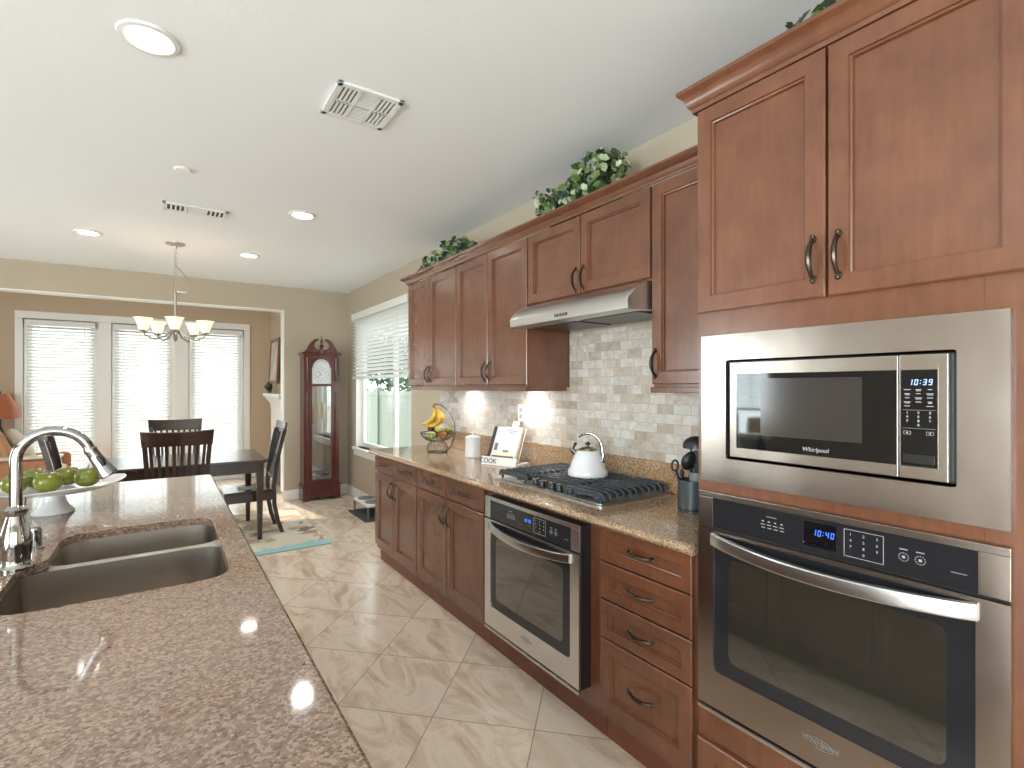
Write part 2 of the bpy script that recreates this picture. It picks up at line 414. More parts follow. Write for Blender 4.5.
def blind(name, label, axis, t, a0, a1, z0, z1, pitch=.043, wd=.05, tilt=35, group=None, sgn=1, valance=.07):
    e = thing(name, label, 'window blind', ((a0+a1)/2, t, z0) if axis == 'y' else (t, (a0+a1)/2, z0), group)
    h = MB()
    def B(mb, p, q, d0, d1, r, s, b=.003):
        if axis == 'y': mb.box(p, q, t+d0, t+d1, r, s, b)
        else: mb.box(t+d0, t+d1, p, q, r, s, b)
    B(h, a0-.012, a1+.012, -.035, .035, z1-valance, z1); obj('headrail', h, WHITE, e)
    s = MB(); z = z1-valance-.02; ti = math.radians(tilt); dx, dz = wd/2*math.cos(ti), wd/2*math.sin(ti)*sgn
    while z > z0+.05:
        c0 = (-dx, -dz); c1 = (dx, dz); n = (dz/(wd/2)*.0012, -dx/(wd/2)*.0012) 
        prof = [(c0[0], c0[1]), (0, .003), (c1[0], c1[1]), (c1[0], c1[1]-.0022), (0, .0008), (c0[0], c0[1]-.0022)]
        if axis == 'y': s.loft([[(A, t+p, z+q) for p, q in prof] for A in (a0, a1)])
        else: s.loft([[(t+p, A, z+q) for p, q in prof] for A in (a0, a1)])
        z -= pitch
    obj('slats', s, BLIND, e, smooth=20)
    r = MB(); B(r, a0, a1, -.025, .025, z0, z0+.035); obj('bottom_rail', r, WHITE, e)
    for k in (.15, .85):
        A = a0+(a1-a0)*k; l = MB()
        for dd in (-.027, .027): B(l, A-.0025, A+.0025, dd-.0008, dd+.0008, z0+.03, z1-valance, 0)
        obj('ladder_cord', l, WHITE, e)
    return e
for (a, b), lb in zip(DOORS, ('white slatted blind on the left of the three bright glass doors, beside the armchair', 'white slatted blind on the middle glass door, behind the dining chairs', 'white slatted blind on the right glass door, nearest the clock')):
    blind('window_blind', lb, 'y', YF-.0-.03, a+.02, b-.02, .22, 2.30, tilt=42, group='blinds on the glass doors')
blind('window_blind', 'white slatted blind on the separate glass door left of the armchair, out at the side', 'y', YF-.03, -3.06, -2.24, .22, 2.3, group='blinds on the glass doors')
# right-hand window above the end of the counter run
def window_right():
    e = pane_door('window_1', XR+.07, XR+.115, 4.803, 6.577, .662, 2.298, 'x', .06, (5.44,))
    k = MB(); k.box(XR-.045, XR+.07, 4.76, 6.62, .63, .66, .005); k.box(XR-.018, XR, 4.76, 6.62, .56, .63, .004)
    for a, b in ((4.80, 4.812), (6.568, 6.58)): k.box(XR, XR+.07, a, b, .66, 2.3)
    struct('trim_3', k, WHITE_TRIM)
window_right()
blind('window_blind', 'white half-raised blind in the side window between clock and upper cabinets', 'x', XR-.015, 4.80, 6.60, 1.53, 2.365, pitch=.044, tilt=33, sgn=-1, valance=.085)
pane_door('window_2', XL-.1, XL-.06, 3.752, 5.548, .702, 2.298, 'x', .06, (4.65,))
blind('window_blind', 'white half-raised blind on the window across the room, facing the ovens', 'x', XL+.03, 3.75, 5.55, 1.1, 2.33, tilt=15)
pane_door('door_5', XL-.1, XL-.05, -2.498, .298, .002, 2.298, 'x', .1, (-1.1,))  # unseen glass door, added as the opening for the patio fill
pane_door('door_6', -3.198, 1.198, YS-.1, YS-.05, .002, 2.348, 'y', .1, (-1.0,))  # unseen glass door, added to bring fill in from behind the camera

# outdoors
GRASS = mat('pale_patio_ground', (.5, .47, .42), .9); struct('ground', MB().box(-30, 30, -30, 40, -.3, -.12), GRASS, keep=True)
FENCE = mat('pale_vinyl_fence', (.215, .255, .225), .5)
fe = thing('vinyl_fence', 'pale vinyl privacy fence seen through the side window', 'fence', (4.0, 8, -.12))
for i in range(7):
    y = 2.4+i*2.2
    obj('post', MB().box(3.97, 4.09, y-.06, y+.06, -.12, 1.42, .01), FENCE, fe)
    p = MB(); 
    for k in range(13): p.box(4.01, 4.04, y+.065+k*.159, y+.065+k*.159+.155, -.1, 1.26, .003)
    p.box(4.0, 4.06, y+.06, y+2.14, 1.24, 1.34, .006); obj('fence_panel', p, FENCE, fe)
LEAF = mat('hedge_leaf', (.05, .13, .06), .5)
LEAF2 = mat('ivy_leaf', (.10, .16, .045), .42); LEAF3 = mat('ivy_leaf_pale', (.42, .47, .30), .45); LEAFD = mat('ivy_leaf_dark', (.028, .055, .03), .4)
BARK = mat('bark', (.09, .06, .04), .8)
def leaf(bm, c, n, up, L, W, fold=.25):
    n = n.normalized(); up = (up-n*up.dot(n)).normalized(); s = n.cross(up)
    P = [(0, 0), (.35, .5), (.6, .34), (.78, .42), (1, 0)]
    def pt(t, w, sg): return c+up*L*t+s*sg*W*w+n*(fold*W*w)
    vs0 = [bm.verts.new(pt(t, 0, 1)) for t, _ in (P[0], P[2], P[-1])]
    for sg in (1, -1):
        a = [bm.verts.new(pt(t, w_, sg)) for t, w_ in P[1:4]]
        try: bm.faces.new((vs0[0], a[0], a[1], vs0[1])); bm.faces.new((vs0[1], a[1], a[2], vs0[2]))
        except ValueError: pass
def foliage(n, blobs, L, rnd):
    bm = bmesh.new()
    for _ in range(n):
        c, r = rnd.choice(blobs); v = Vector([rnd.gauss(0, 1) for _ in range(3)]).normalized()
        p = Vector(c)+Vector((v.x*r[0], v.y*r[1], v.z*r[2]))*rnd.uniform(.55, 1)
        nn = (v+Vector([rnd.uniform(-.7, .7) for _ in range(3)])); l = L*rnd.uniform(.6, 1.15)
        leaf(bm, p, nn, Vector([rnd.uniform(-1, 1) for _ in range(3)]), l, l*.8)
    return bm
def tree(x, y, h, label):
    t = thing('hedge_tree', label, 'tree', (x, y, -.12)); R = random.Random(int(y*10))
    obj('trunk', MB().tube([(x, y, -.12), (x+.03, y, h*.4), (x, y+.05, h*.8)], [.09, .07, .03]), BARK, t)
    obj('crown', foliage(1500, [((x+R.uniform(-.4, .4), y+R.uniform(-.6, .6), h*R.uniform(.45, .9)), (.8, .9, .7)) for _ in range(7)], .16, R), LEAF, t, smooth=0)
tree(6.2, 10.5, 2.6, 'dark green tree beyond the fence, left one seen through the side window')
tree(6.4, 13.4, 2.9, 'dark green tree beyond the fence, farther behind')
tree(6.0, 15.8, 3.1, 'tall dark green tree at the far end of the fence')

# ------------------------------------------------------------------ cabinet parts
def front(X, y0, y1, z0, z1, fr=.052, t=.02):
    mb = MB(); rings = []
    for ins, dx in ((0, t), (0, .0035), (.0035, 0), (fr, 0), (fr+.0015, .006), (fr+.006, .0075), (fr+.0085, .016)):
        a, b, c, d_ = y0+ins, y1-ins, z0+ins, z1-ins
        rings.append([(X+dx, a, c), (X+dx, b, c), (X+dx, b, d_), (X+dx, a, d_)])
    return mb.loft(rings)
def front_down(*a, **k): return front(*a, **k)
def pull(X, y, z, vertical, L=.105):
    mb = MB(); pts = []; rr = []
    N = 12
    for i in range(N+1):
        t = i/N; s = (t-.5)*L; o = .006+.024*math.sin(PI*t)**.8
        pts.append((X-o, y, z+s) if vertical else (X-o, y+s, z)); rr.append(.0042+.0035*math.sin(PI*t))
    mb.tube(pts, rr, 8)
    for s in (-L/2, L/2):
        c = (X, y, z+s) if vertical else (X, y+s, z)
        mb.lathe([(.008, 0), (.0095, -.003), (.006, -.008), (.0045, -.012)], c, 12, 'x')
        mb.ball((X-.006, y, z+s*1.12) if vertical else (X-.006, y+s*1.12, z), .006)
    return mb
def add_front(root, kind, X, y0, y1, z0, z1, hy, hz, vert, fr=.052):
    d_ = obj(kind, front(X, y0, y1, z0, z1, fr), CHERRY, root, smooth=15)
    if hy is not None: obj('handle', pull(X, hy, hz, vert), BRONZE, d_)
    return d_
XF = 1.45; XB = XR-.004
def carcass(root, x0, y0, y1, z0, z1, t=.018, stiles=.04, rails=(), top=True):
    b = MB()
    b.box(x0+.02, XB, y0, y0+t, z0, z1); b.box(x0+.02, XB, y1-t, y1, z0, z1)
    b.box(XB-.006, XB, y0+t, y1-t, z0, z1); b.box(x0+.02, XB-.006, y0+t, y1-t, z0, z0+t)
    if top: b.box(x0+.02, XB-.006, y0+t, y1-t, z1-t, z1)
    obj('body', b, CHERRY, root)
    f = MB(); f.box(x0, x0+.02, y0, y0+stiles, z0, z1, .001); f.box(x0, x0+.02, y1-stiles, y1, z0, z1, .001)
    for r0, r1 in [(z0, z0+.03), (z1-.03, z1)]+list(rails): f.box(x0, x0+.0195, y0+stiles, y1-stiles, r0, r1)
    obj('face_frame', f, CHERRY, root)
def toe(root, y0, y1): obj('toe_kick', MB().box(XF+.05, XF+.07, y0, y1, .0, .105), CHERRY_DARK, root)
# base cabinets
def base2(y0, y1, ym, label):
    r = thing('base_cabinet', label, 'cabinet', (XF+.3, (y0+y1)/2, 0), 'lower cabinets under the long counter')
    carcass(r, XF+.02, y0, y1, .105, .874, rails=[(.72, .745)]); toe(r, y0, y1)
    for a, b, hs in ((y0+.004, ym-.003, 1), (ym+.003, y1-.004, -1)):
        add_front(r, 'drawer', XF, a, b, .741, .868, (a+b)/2, .806, False, .038)
        add_front(r, 'door', XF, a, b, .142, .731, (b-.035 if hs == 1 else a+.035), .63, True)
base2(3.29, 4.13, 3.732, 'cherry two-door lower cabinet with two drawers at the far end of the counter')
base2(2.39, 3.286, 2.842, 'cherry two-door lower cabinet with two drawers, directly left of the lower oven')
r = thing('oven_cabinet', 'cherry cabinet housing that frames the built-in oven below the cooktop', 'cabinet', (XF+.3, 1.95, 0), 'lower cabinets under the long counter')
b = MB(); b.box(XF+.04, XB, 1.503, 1.521, .105, .874); b.box(XF+.04, XB, 2.368, 2.386, .105, .874); b.box(XF+.02, XF+.04, 1.503, 1.60, .105, .874, .001); b.box(XF+.02, XF+.04, 2.29, 2.386, .105, .874, .001)
b.box(XF+.02, XF+.04, 1.60, 2.29, .83, .874); b.box(XF+.02, XF+.04, 1.60, 2.29, .105, .2); b.box(XF+.04, XB, 1.521, 2.368, .105, .13); obj('body', b, CHERRY, r); toe(r, 1.503, 2.386)
r = thing('drawer_base_cabinet', 'cherry lower cabinet of four drawers between the two ovens', 'cabinet', (XF+.3, 1.28, 0), 'lower cabinets under the long counter')
carcass(r, XF+.02, 1.05, 1.50, .105, .874, stiles=.03, rails=[(.725, .74), (.58, .595), (.425, .44)]); toe(r, 1.05, 1.50)
for z0, z1 in ((.737, .872), (.587, .731), (.432, .581), (.143, .426)): add_front(r, 'drawer', XF, 1.062, 1.494, z0, z1, 1.278, (z0+z1)/2+.005, False, .042 if z1-z0 < .2 else .05)
# upper cabinets
XU = 1.73
def upper(name, y0, y1, ym, z0, z1, label, handle_z, one=None):
    r = thing(name, label, 'cabinet', (XU+.15, (y0+y1)/2, z0), 'upper cabinets on the right wall')
    carcass(r, XU+.02, y0, y1, z0, z1)
    if ym is None: add_front(r, 'door', XU, y0+.004, y1-.004, z0+.012, z1-.005, one, handle_z, True)
    else:
        add_front(r, 'door', XU, ym+.003, y1-.004, z0+.012, z1-.005, ym+.03, handle_z, True)
        add_front(r, 'door', XU, y0+.004, ym-.003, z0+.012, z1-.005, ym-.03, handle_z, True)
    return r
upper('upper_cabinet', 3.24, 4.10, 3.68, 1.43, 2.30, 'cherry double-door upper cabinet at the far end, beside the side window', 1.53)
upper('upper_cabinet', 2.375, 3.237, 2.81, 1.43, 2.30, 'cherry double-door upper cabinet just left of the range hood', 1.53)
upper('upper_cabinet', 1.475, 2.371, 1.922, 1.89, 2.30, 'short cherry double-door upper cabinet above the range hood', 1.975)
upper('upper_cabinet', 1.045, 1.471, None, 1.43, 2.30, 'single-door cherry upper cabinet between range hood and tall oven cabinet', 1.53, 1.445)
lr = thing('light_rail', 'slim cherry moulding strip under the two far upper cabinets', 'moulding', (XU+.01, 3.2, 1.405), 'mouldings under the upper cabinets')
obj('strip', MB().box(XU-.002, XU+.016, 2.377, 4.10, 1.405, 1.43, .003).box(XU+.016, XB-.012, 4.082, 4.10, 1.405, 1.43, .002).box(XU+.016, XR-.03, 2.377, 2.395, 1.405, 1.43, .002), CHERRY, lr)
lr = thing('light_rail', 'slim cherry moulding strip under the single upper cabinet by the tall cabinet', 'moulding', (XU+.01, 1.3, 1.405), 'mouldings under the upper cabinets')
obj('strip', MB().box(XU-.002, XU+.016, 1.045, 1.471, 1.405, 1.43, .003).box(XU+.016, XR-.03, 1.453, 1.471, 1.405, 1.43, .002), CHERRY, lr)
def puck(x, y, z, label):
    p_ = thing('under_cabinet_light', label, 'light', (x, y, z-.014), 'round lights under the upper cabinets')
    obj('ring', MB().lathe([(.034, 0), (.034, -.010), (.027, -.013), (.024, -.008), (.024, 0)], (x, y, z-.0005), 28), STEEL_H, p_)
    obj('lens', MB().lathe([(.001, -.007), (.0235, -.007), (.0235, -.002), (.001, -.002)], (x, y, z-.0005), 24), LAMPE, p_)
    l = bpy.data.lights.new('puck_beam', 'SPOT'); l.energy = 6; l.color = (1, .99, .97); l.spot_size = 2.9; l.spot_blend = 1; l.shadow_soft_size = .03
    o = bpy.data.objects.new('puck_beam', l); COL.objects.link(o); o.location = (0, 0, -.006); o.rotation_euler = (0, -.35, 0); o.parent = p_
puck(1.935, 3.52, 1.4298, 'small round light under the far upper cabinet')
puck(1.935, 2.70, 1.4298, 'small round light under the upper cabinet beside the hood')
def crown_path(path, z0, h, p, m, parent, name='moulding'):
    # profile (outward, up); path = list of (x,y) with outward offset direction by mitre
    prof = [(0, 0), (.006, 0), (.008, .012), (.014, .016), (.02, .03), (p*.62, h*.62), (p*.8, h*.72), (p*.95, h*.8), (p, h*.84), (p, h), (0, h)]
    mb = MB(); rings = []
    n = len(path)
    for i, q in enumerate(path):
        q = Vector(q)
        def nrm(a, b): t = (Vector(b)-Vector(a)).normalized(); return Vector((t.y, -t.x))*-1
        if i == 0: o = nrm(path[0], path[1])
        elif i == n-1: o = nrm(path[-2], path[-1])
        else:
            a, b = nrm(path[i-1], path[i]), nrm(path[i], path[i+1]); o = (a+b); o = o/(o.dot(a))
        rings.append([(q.x+o.x*u, q.y+o.y*u, z0+v) for u, v in prof])
    return obj(name, mb.loft(rings), m, parent)
cm = thing('crown_molding', 'cherry crown moulding running along the tops of the upper cabinets', 'moulding', (XU, 2.6, 2.29))
crown_path([(XU, 1.05), (XU, 4.104), (XB, 4.104)], 2.297, .056, .052, CHERRY, cm)
# tall oven cabinet
XT = 1.452
tc = thing('tall_oven_cabinet', 'tall cherry cabinet holding the microwave and the upper oven', 'cabinet', (XT+.3, .64, 0))
b = MB(); b.box(XT+.02, XB, .222, .24, .0, 2.34); b.box(XT+.02, XB, 1.018, 1.036, .0, 2.34); b.box(XB-.006, XB, .24, 1.018, 0, 2.34); b.box(XT+.02, XB-.006, .24, 1.018, 2.32, 2.34)
for z in (.36, 1.105, 1.60): b.box(XT+.02, XB-.006, .24, 1.018, z, z+.018)
obj('body', b, CHERRY, tc)
f = MB()
f.box(XT, XT+.02, .222, .33, 0, 2.34, .001); f.box(XT, XT+.02, .975, 1.036, 0, 2.34, .001)
for z0, z1 in ((.0, .08), (.30, .435), (1.065, 1.165), (1.565, 1.69), (2.30, 2.34)): f.box(XT, XT+.0195, .33, .975, z0, z1)
obj('face_frame', f, CHERRY, tc)
XTD = 1.432
add_front(tc, 'door', XTD, .640, 1.028, 1.668, 2.322, .640+.028, 1.77, True, .05)
add_front(tc, 'door', XTD, .247, .634, 1.668, 2.322, .634-.028, 1.77, True, .05)
add_front(tc, 'drawer', XTD, .247, 1.028, .09, .298, .64, .2, False)
crown_path([(XT-.015, .22), (XT-.015, 1.04), (XB, 1.04)], 2.324, .072, .042, CHERRY, tc, 'crown_molding')

# ------------------------------------------------------------------ counter, backsplash
ct = thing('countertop', 'golden brown speckled granite counter along the right wall', 'countertop', (1.72, 2.6, .876))
P = []
mb = MB()
prof = [(XB, .876), (1.432, .876), (1.420, .880), (1.412, .888), (1.409, .895), (1.412, .903), (1.420, .911), (1.432, .914), (XB, .914)]
mb.prism(prof, 'y', 1.044, 4.165); obj('slab', mb, GRANITE2, ct)
obj('upstand', MB().box(XB-.022, XB, 1.044, 4.165, .914, 1.058, .003), GRANITE2, ct)
bs = obj('tile_backsplash', MB().box(XB-.009, XB, 1.044, 4.125, 1.0585, 1.4285).box(XB-.009, XB, 1.478, 2.368, 1.4285, 1.755), SPLASH, smooth=0)
tag(bs, 'glossy beige marble subway tile backsplash between counter and upper cabinets', 'backsplash')
def outlet(y, z, label):
    o = thing('wall_outlet', label, 'outlet', (XB-.012, y, z-.06)); X = XB-.0095
    obj('plate', MB().box(X-.006, X, y-.037, y+.037, z-.058, z+.058, .002), WHITE, o)
    for dz in (-.022, .022): obj('socket', MB().box(X-.009, X-.006, y-.016, y+.016, z+dz-.014, z+dz+.014, .001), LGRAY, o)
outlet(2.87, 1.25, 'white wall outlet on the tiles behind the cookbook')

# ------------------------------------------------------------------ ovens
def arcbar(X, y0, y1, z0, drop, bow, hh, th, n=24):
    mb = MB(); rings = []
    for i in range(n+1):
        t = i/n; y = y0+(y1-y0)*t; s = math.sin(PI*t); x = X-.001-bow*s**.7; z = z0-drop*s
        h = hh/2
        rings.append([(x, y, z-h), (x-th*.8, y, z-h*.9), (x-th, y, z-h*.7), (x-th, y, z+h*.7), (x-th*.8, y, z+h*.9), (x, y, z+h)])
    mb.loft(rings)
    return mb
def oven(root, X, y0, y1, z0, z1, zs, depth, bw, full=True):
    STEEL = globals()['STEEL'] if full else STEEL_LIT
    """X face plane; zs = split between panel and door"""
    obj('housing', MB().box(X+.006, X+depth, y0+.003, y1-.003, z0+.012, z1-.003, .002), BLACK, root)
    # control panel
    def ringpanel(a0, a1, c0, c1, ins, thick):   # steel with black inset
        m_ = MB()
        m_.box(X-thick, X+.006, a0, a1, c0, c0+ins[0], .0015) if ins[0] else None
        m_.box(X-thick, X+.006, a0, a1, c1-ins[1], c1, .0015)
        m_.box(X-thick, X+.006, a0, a0+ins[2], c0+ins[0], c1-ins[1], .0015); m_.box(X-thick, X+.006, a1-ins[3], a1, c0+ins[0], c1-ins[1], .0015)
        return m_
    W = y1-y0
    cp = obj('control_panel', ringpanel(y0, y1, zs+.004, z1, (.0, .018, .052, .052), .006), STEEL, root)
    pg = obj('panel_glass', MB().box(X-.0045, X+.006, y0+.052, y1-.052, zs+.004, z1-.018), PANELG, cp, label='dark grey control glass')
    Xg = X-.0047; ym = (y0+y1)/2; pz = (zs+z1-.01)/2; hh = z1-zs
    obj('display', MB().box(Xg-.0006, Xg, ym-.04, ym+.04, zs+hh*.16, z1-hh*.26), BGLASS, cp)
    clock_digits('clock_digits', '10:40', Xg-.0008, ym-.008, pz+.006, .016, LEDB, cp)
    ic = MB()
    for k in range(4):
        ic.box(Xg-.0006, Xg, ym+.038-k*.021-.008, ym+.038-k*.021+.004, zs+hh*.22, zs+hh*.25)
    for k in range(4):
        y = ym+.155-k*.018
        ic.box(Xg-.0006, Xg, y-.006, y+.006, pz-.004, pz-.002); ic.box(Xg-.0006, Xg, y-.003, y+.003, pz+.005, pz+.008); ic.box(Xg-.0006, Xg, y-.007, y+.004, pz-.013, pz-.011)
    ic.box(Xg-.0006, Xg, ym+.115, ym+.145, pz+.02, pz+.0212)
    # keypad frame
    fy0, fy1, fz0, fz1 = ym-.145, ym-.058, zs+hh*.14, z1-hh*.25
    for a in ((fy0, fy1, fz0, fz0+.0012), (fy0, fy1, fz1-.0012, fz1), (fy0, fy0+.0012, fz0, fz1), (fy1-.0012, fy1, fz0, fz1)): ic.box(Xg-.0006, Xg, *a)
    for k, y in enumerate((ym-.185, ym-.217)):
        for q in range(12):
            a = q*PI/6; cy, cz = y+.0095*math.cos(a), pz-.005+.0095*math.sin(a); ic.box(Xg-.0006, Xg, cy-.001, cy+.001, cz-.001, cz+.001)
        ic.box(Xg-.0006, Xg, y-.003, y+.003, pz-.008, pz-.002); ic.box(Xg-.0006, Xg, y-.008, y+.008, pz+.012, pz+.014)
    ic.box(Xg-.0006, Xg, ym-.30, ym-.272, pz-.014, pz-.0128)
    obj('panel_marks', ic, LGRAY, cp, smooth=0)
    for k, t_ in enumerate('1234567890'):
        cy = ym-.073-(k % 3)*.029 if k < 9 else ym-.102; cz = fz1-.012-(k//3)*.0155
        lettering('key_digit', t_, .0095, on_right(Xg-.0002, cy, cz), LGRAY, cp)
    # door
    gz0, gz1 = z0+(.135 if full else .125), zs-.055
    gy0, gy1 = y0+.055, y1-.055
    m_ = MB(); Xd = X-.008
    outer = [(y0, z0+.02), (y1, z0+.02), (y1, zs-.004), (y0, zs-.004)]
    hole = rpoly([(gy0, gz0), (gy1, gz0), (gy1, zs-.004-.014), (gy0, zs-.004-.014)], [.02, .02, .001, .001], 4)
    bm = m_.bm
    def plate(x):
        vo = [bm.verts.new((x, *p)) for p in outer]; vi = [bm.verts.new((x, *p)) for p in hole]
        eo = [bm.edges.new((vo[i], vo[(i+1) % 4])) for i in range(4)]; ei = [bm.edges.new((vi[i], vi[(i+1) % len(vi)])) for i in range(len(vi))]
        bmesh.ops.triangle_fill(bm, edges=eo+ei, use_beauty=True); return vo, vi
    A = plate(Xd); B_ = plate(X+.004)
    for u, v in zip(A, B_):
        for i in range(len(u)): bm.faces.new((u[i], u[(i+1) % len(u)], v[(i+1) % len(v)], v[i]))
    dr = obj('oven_door', m_, STEEL, root, smooth=25)
    obj('door_border', MB().box(X-.004, X+.004, gy0-.001, gy1+.001, gz0-.001, zs-.018), PANELG, dr, label='dark glass border of the oven door')
    obj('oven_window', MB().prism(rpoly([(gy0+.05, gz0+.045), (gy1-.05, gz0+.045), (gy1-.05, gz1-.03), (gy0+.05, gz1-.03)], .03, 5), 'x', X-.0052, X-.004), OVENG, dr, smooth=0)
    gr = obj('handle', arcbar(Xd+.003, gy0-.004, gy1+.004, zs-.034, .014, .044, .040, .012), STEEL_H, dr)
    obj('vent_trim', MB().box(X-.012, X+.004, y0, y1, z0, z0+.014, .003), STEEL_H, root)
    lettering('badge', 'Whirlpool', .022 if full else .02, on_right(Xd-.0003, (y0+y1)/2+.0, gz0-.048), GREY, dr, .25)
    sw = MB(); sw.tube([(Xd-.0006, ym+.035*math.cos(a), gz0-.05+.013*math.sin(a)) for a in [PI*.1+k*PI*1.5/14 for k in range(15)]], .0008, 5); obj('badge_swoosh', sw, GREY, dr)
ov = thing('wall_oven', 'large stainless wall oven below the microwave, nearest the camera', 'oven', (1.6, .65, .4))
oven(ov, 1.438, .284, 1.022, .402, 1.098, .985, .0135, 'a'); obj('oven_box', MB().box(1.478, 1.95, .34, .965, .445, 1.055), BLACK, ov)
ov = thing('built_in_oven', 'stainless oven built under the counter below the gas cooktop', 'oven', (1.6, 1.93, .17))
oven(ov, 1.407, 1.561, 2.298, .172, .862, .749, .062, 'b', False); obj('oven_box', MB().box(1.492, 1.95, 1.61, 2.28, .21, .825), BLACK, ov)
# microwave with trim kit
mw = thing('microwave', 'built-in stainless microwave with black window above the wall oven', 'microwave', (1.6, .65, 1.13))
X = 1.438; m_ = MB(); bm = m_.bm
oy0, oy1, oz0, oz1 = .283, 1.014, 1.131, 1.594; iy0, iy1, iz0, iz1 = .371, .926, 1.209, 1.513
outer = [(oy0, oz0), (oy1, oz0), (oy1, oz1), (oy0, oz1)]; hole = rpoly([(iy0, iz0), (iy1, iz0), (iy1, iz1), (iy0, iz1)], .008, 3)
def plate2(x, ins=0):
    vo = [bm.verts.new((x, p[0]+(ins if p[0] == oy0 else -ins), p[1]+(ins if p[1] == oz0 else -ins))) for p in outer]; vi = [bm.verts.new((x, *p)) for p in hole]
    eo = [bm.edges.new((vo[i], vo[(i+1) % 4])) for i in range(4)]; ei = [bm.edges.new((vi[i], vi[(i+1) % len(vi)])) for i in range(len(vi))]
    bmesh.ops.triangle_fill(bm, edges=eo+ei, use_beauty=True); return vo, vi
A = plate2(X-.005, .002); B_ = plate2(X+.012)
for u, v in zip(A, B_):
    for i in range(len(u)): bm.faces.new((u[i], u[(i+1) % len(u)], v[(i+1) % len(v)], v[i]))
obj('trim_frame', m_, STEEL, mw, smooth=25)
b = MB(); b.box(X+.016, 1.9, .375, .922, 1.215, 1.508); obj('body', b, BLACK, mw)
md = obj('door', MB().box(X-.003, X+.013, .4795, .914, 1.217, 1.505, .002), STEEL, mw)
obj('door_window', MB().box(X-.0045, X-.003, .4815, .891, 1.246, 1.47), BGLASS, md)
obj('viewing_mesh', MB().box(X-.0049, X-.0045, .555, .815, 1.29, 1.455), mat('oven_mesh_glass', (.035, .03, .028), .12, 0, IOR=1.7), md, label='slightly lighter see-through mesh area of the window')
lettering('badge', 'Whirlpool', .016, on_right(X-.0049, .665, 1.262), LGRAY, md, .2)
mp_ = obj('control_panel', MB().box(X-.003, X+.013, .386, .4775, 1.217, 1.505, .002), STEEL, mw)
obj('keypad_glass', MB().box(X-.0045, X-.003, .404, .4735, 1.246, 1.47, 0), BGLASS, mp_)
clock_digits('clock_digits', '10:39', X-.0048, .4365, 1.441, .0135, LED, mp_)
ic = MB(); Xg = X-.0047
for r_ in range(5):
    for c_ in range(3):
        if r_ == 4 and c_ == 1: continue
        y = .4610-c_*.0215; z = 1.424-r_*.0095; w_ = .0065-.0012*((r_+c_) % 3)
        ic.box(Xg-.0004, Xg, y-w_, y+w_, z-.0008, z+.0008); 
        if (r_+c_) % 2: ic.box(Xg-.0004, Xg, y-w_*.8, y+w_*.8, z-.0034, z-.002)
ic.box(Xg-.0004, Xg, .408, .470, 1.3765, 1.377); ic.box(Xg-.0004, Xg, .408, .470, 1.334, 1.3345)
for y in (.4610, .4180):
    ic.box(Xg-.0004, Xg, y-.007, y+.007, 1.320, 1.3208); ic.box(Xg-.0004, Xg, y-.007, y+.007, 1.327, 1.3278); ic.box(Xg-.0004, Xg, y-.007, y-.0062, 1.32, 1.3278); ic.box(Xg-.0004, Xg, y+.0062, y+.007, 1.32, 1.3278); ic.box(Xg-.0004, Xg, y-.002, y+.002, 1.3225, 1.3255)
obj('panel_marks', ic, LGRAY, mp_, smooth=0)
for k, t_ in enumerate('1234567890'):
    lettering('key_digit', t_, .0075, on_right(Xg-.0002, .4610-(k % 3)*.0215 if k < 9 else .4395, 1.3705-(k//3)*.0095), LGRAY, mp_, bold=.0002)
obj('open_button', MB().box(X-.0065, X-.0045, .409, .468, 1.254, 1.274, .0008), BLACK, mp_)

# ------------------------------------------------------------------ range hood
hd = thing('range_hood', 'stainless under-cabinet range hood above the cooktop', 'range hood', (1.82, 1.93, 1.76))
hp = [(XR-.014, 1.785), (1.612, 1.757), (1.602, 1.762), (1.600, 1.802), (1.618, 1.832), (1.645, 1.857), (1.68, 1.876), (1.72, 1.888), (XR-.014, 1.888)]
m_ = MB(); rings = []
for y, dx in ((1.479, .012), (1.489, 0), (2.357, 0), (2.368, .03)): rings.append([(min(x+dx, XR-.014) if x < 1.7 else x, y, z) for x, z in hp])
m_.loft(rings); obj('canopy', m_, HOODM, hd, smooth=40)
f = MB(); 
for a, b_ in ((1.54, 1.91), (1.95, 2.31)): f.box(1.72, 1.98, a, b_, 1.760, 1.768, .002)
obj('filter', f, mat('dark_filter', (.12, .11, .1), .4, .8), hd)
f = MB(); f.box(1.5985, 1.6015, 1.87, 1.965, 1.776, 1.79, .001); obj('switch_panel', f, BLACK, hd)
f = MB(); [f.box(1.5970, 1.599, 1.878+k*.021, 1.890+k*.021, 1.779, 1.787, .001) for k in range(4)]; obj('buttons', f, STEEL_H, hd)

# ------------------------------------------------------------------ gas cooktop
ck = thing('gas_cooktop', 'stainless gas cooktop with black grates set in the granite counter', 'cooktop', (1.78, 2.0, .914))
t = MB(); t.prism(rpoly([(1.535, 1.575), (2.012, 1.575), (2.012, 2.435), (1.535, 2.435)], .015, 3), 'z', .9142, .9205); obj('tray', t, HOODM, ck)
t = MB(); t.prism(rpoly([(1.56, 1.6), (1.995, 1.6), (1.995, 2.41), (1.56, 2.41)], .02, 3), 'z', .9205, .9222); obj('tray_panel', t, HOODM, ck)
for (x, y, rr) in ((1.66, 1.72, .035), (1.88, 1.72, .045), (1.85, 2.0, .055), (1.66, 2.29, .04), (1.88, 2.29, .035)):
    obj('burner', MB().lathe([(rr*1.25, .9222), (rr*1.25, .928), (rr, .932), (rr, .938), (rr*.9, .944), (0, .944)], (x, y, 0), 24), BLACK, ck)
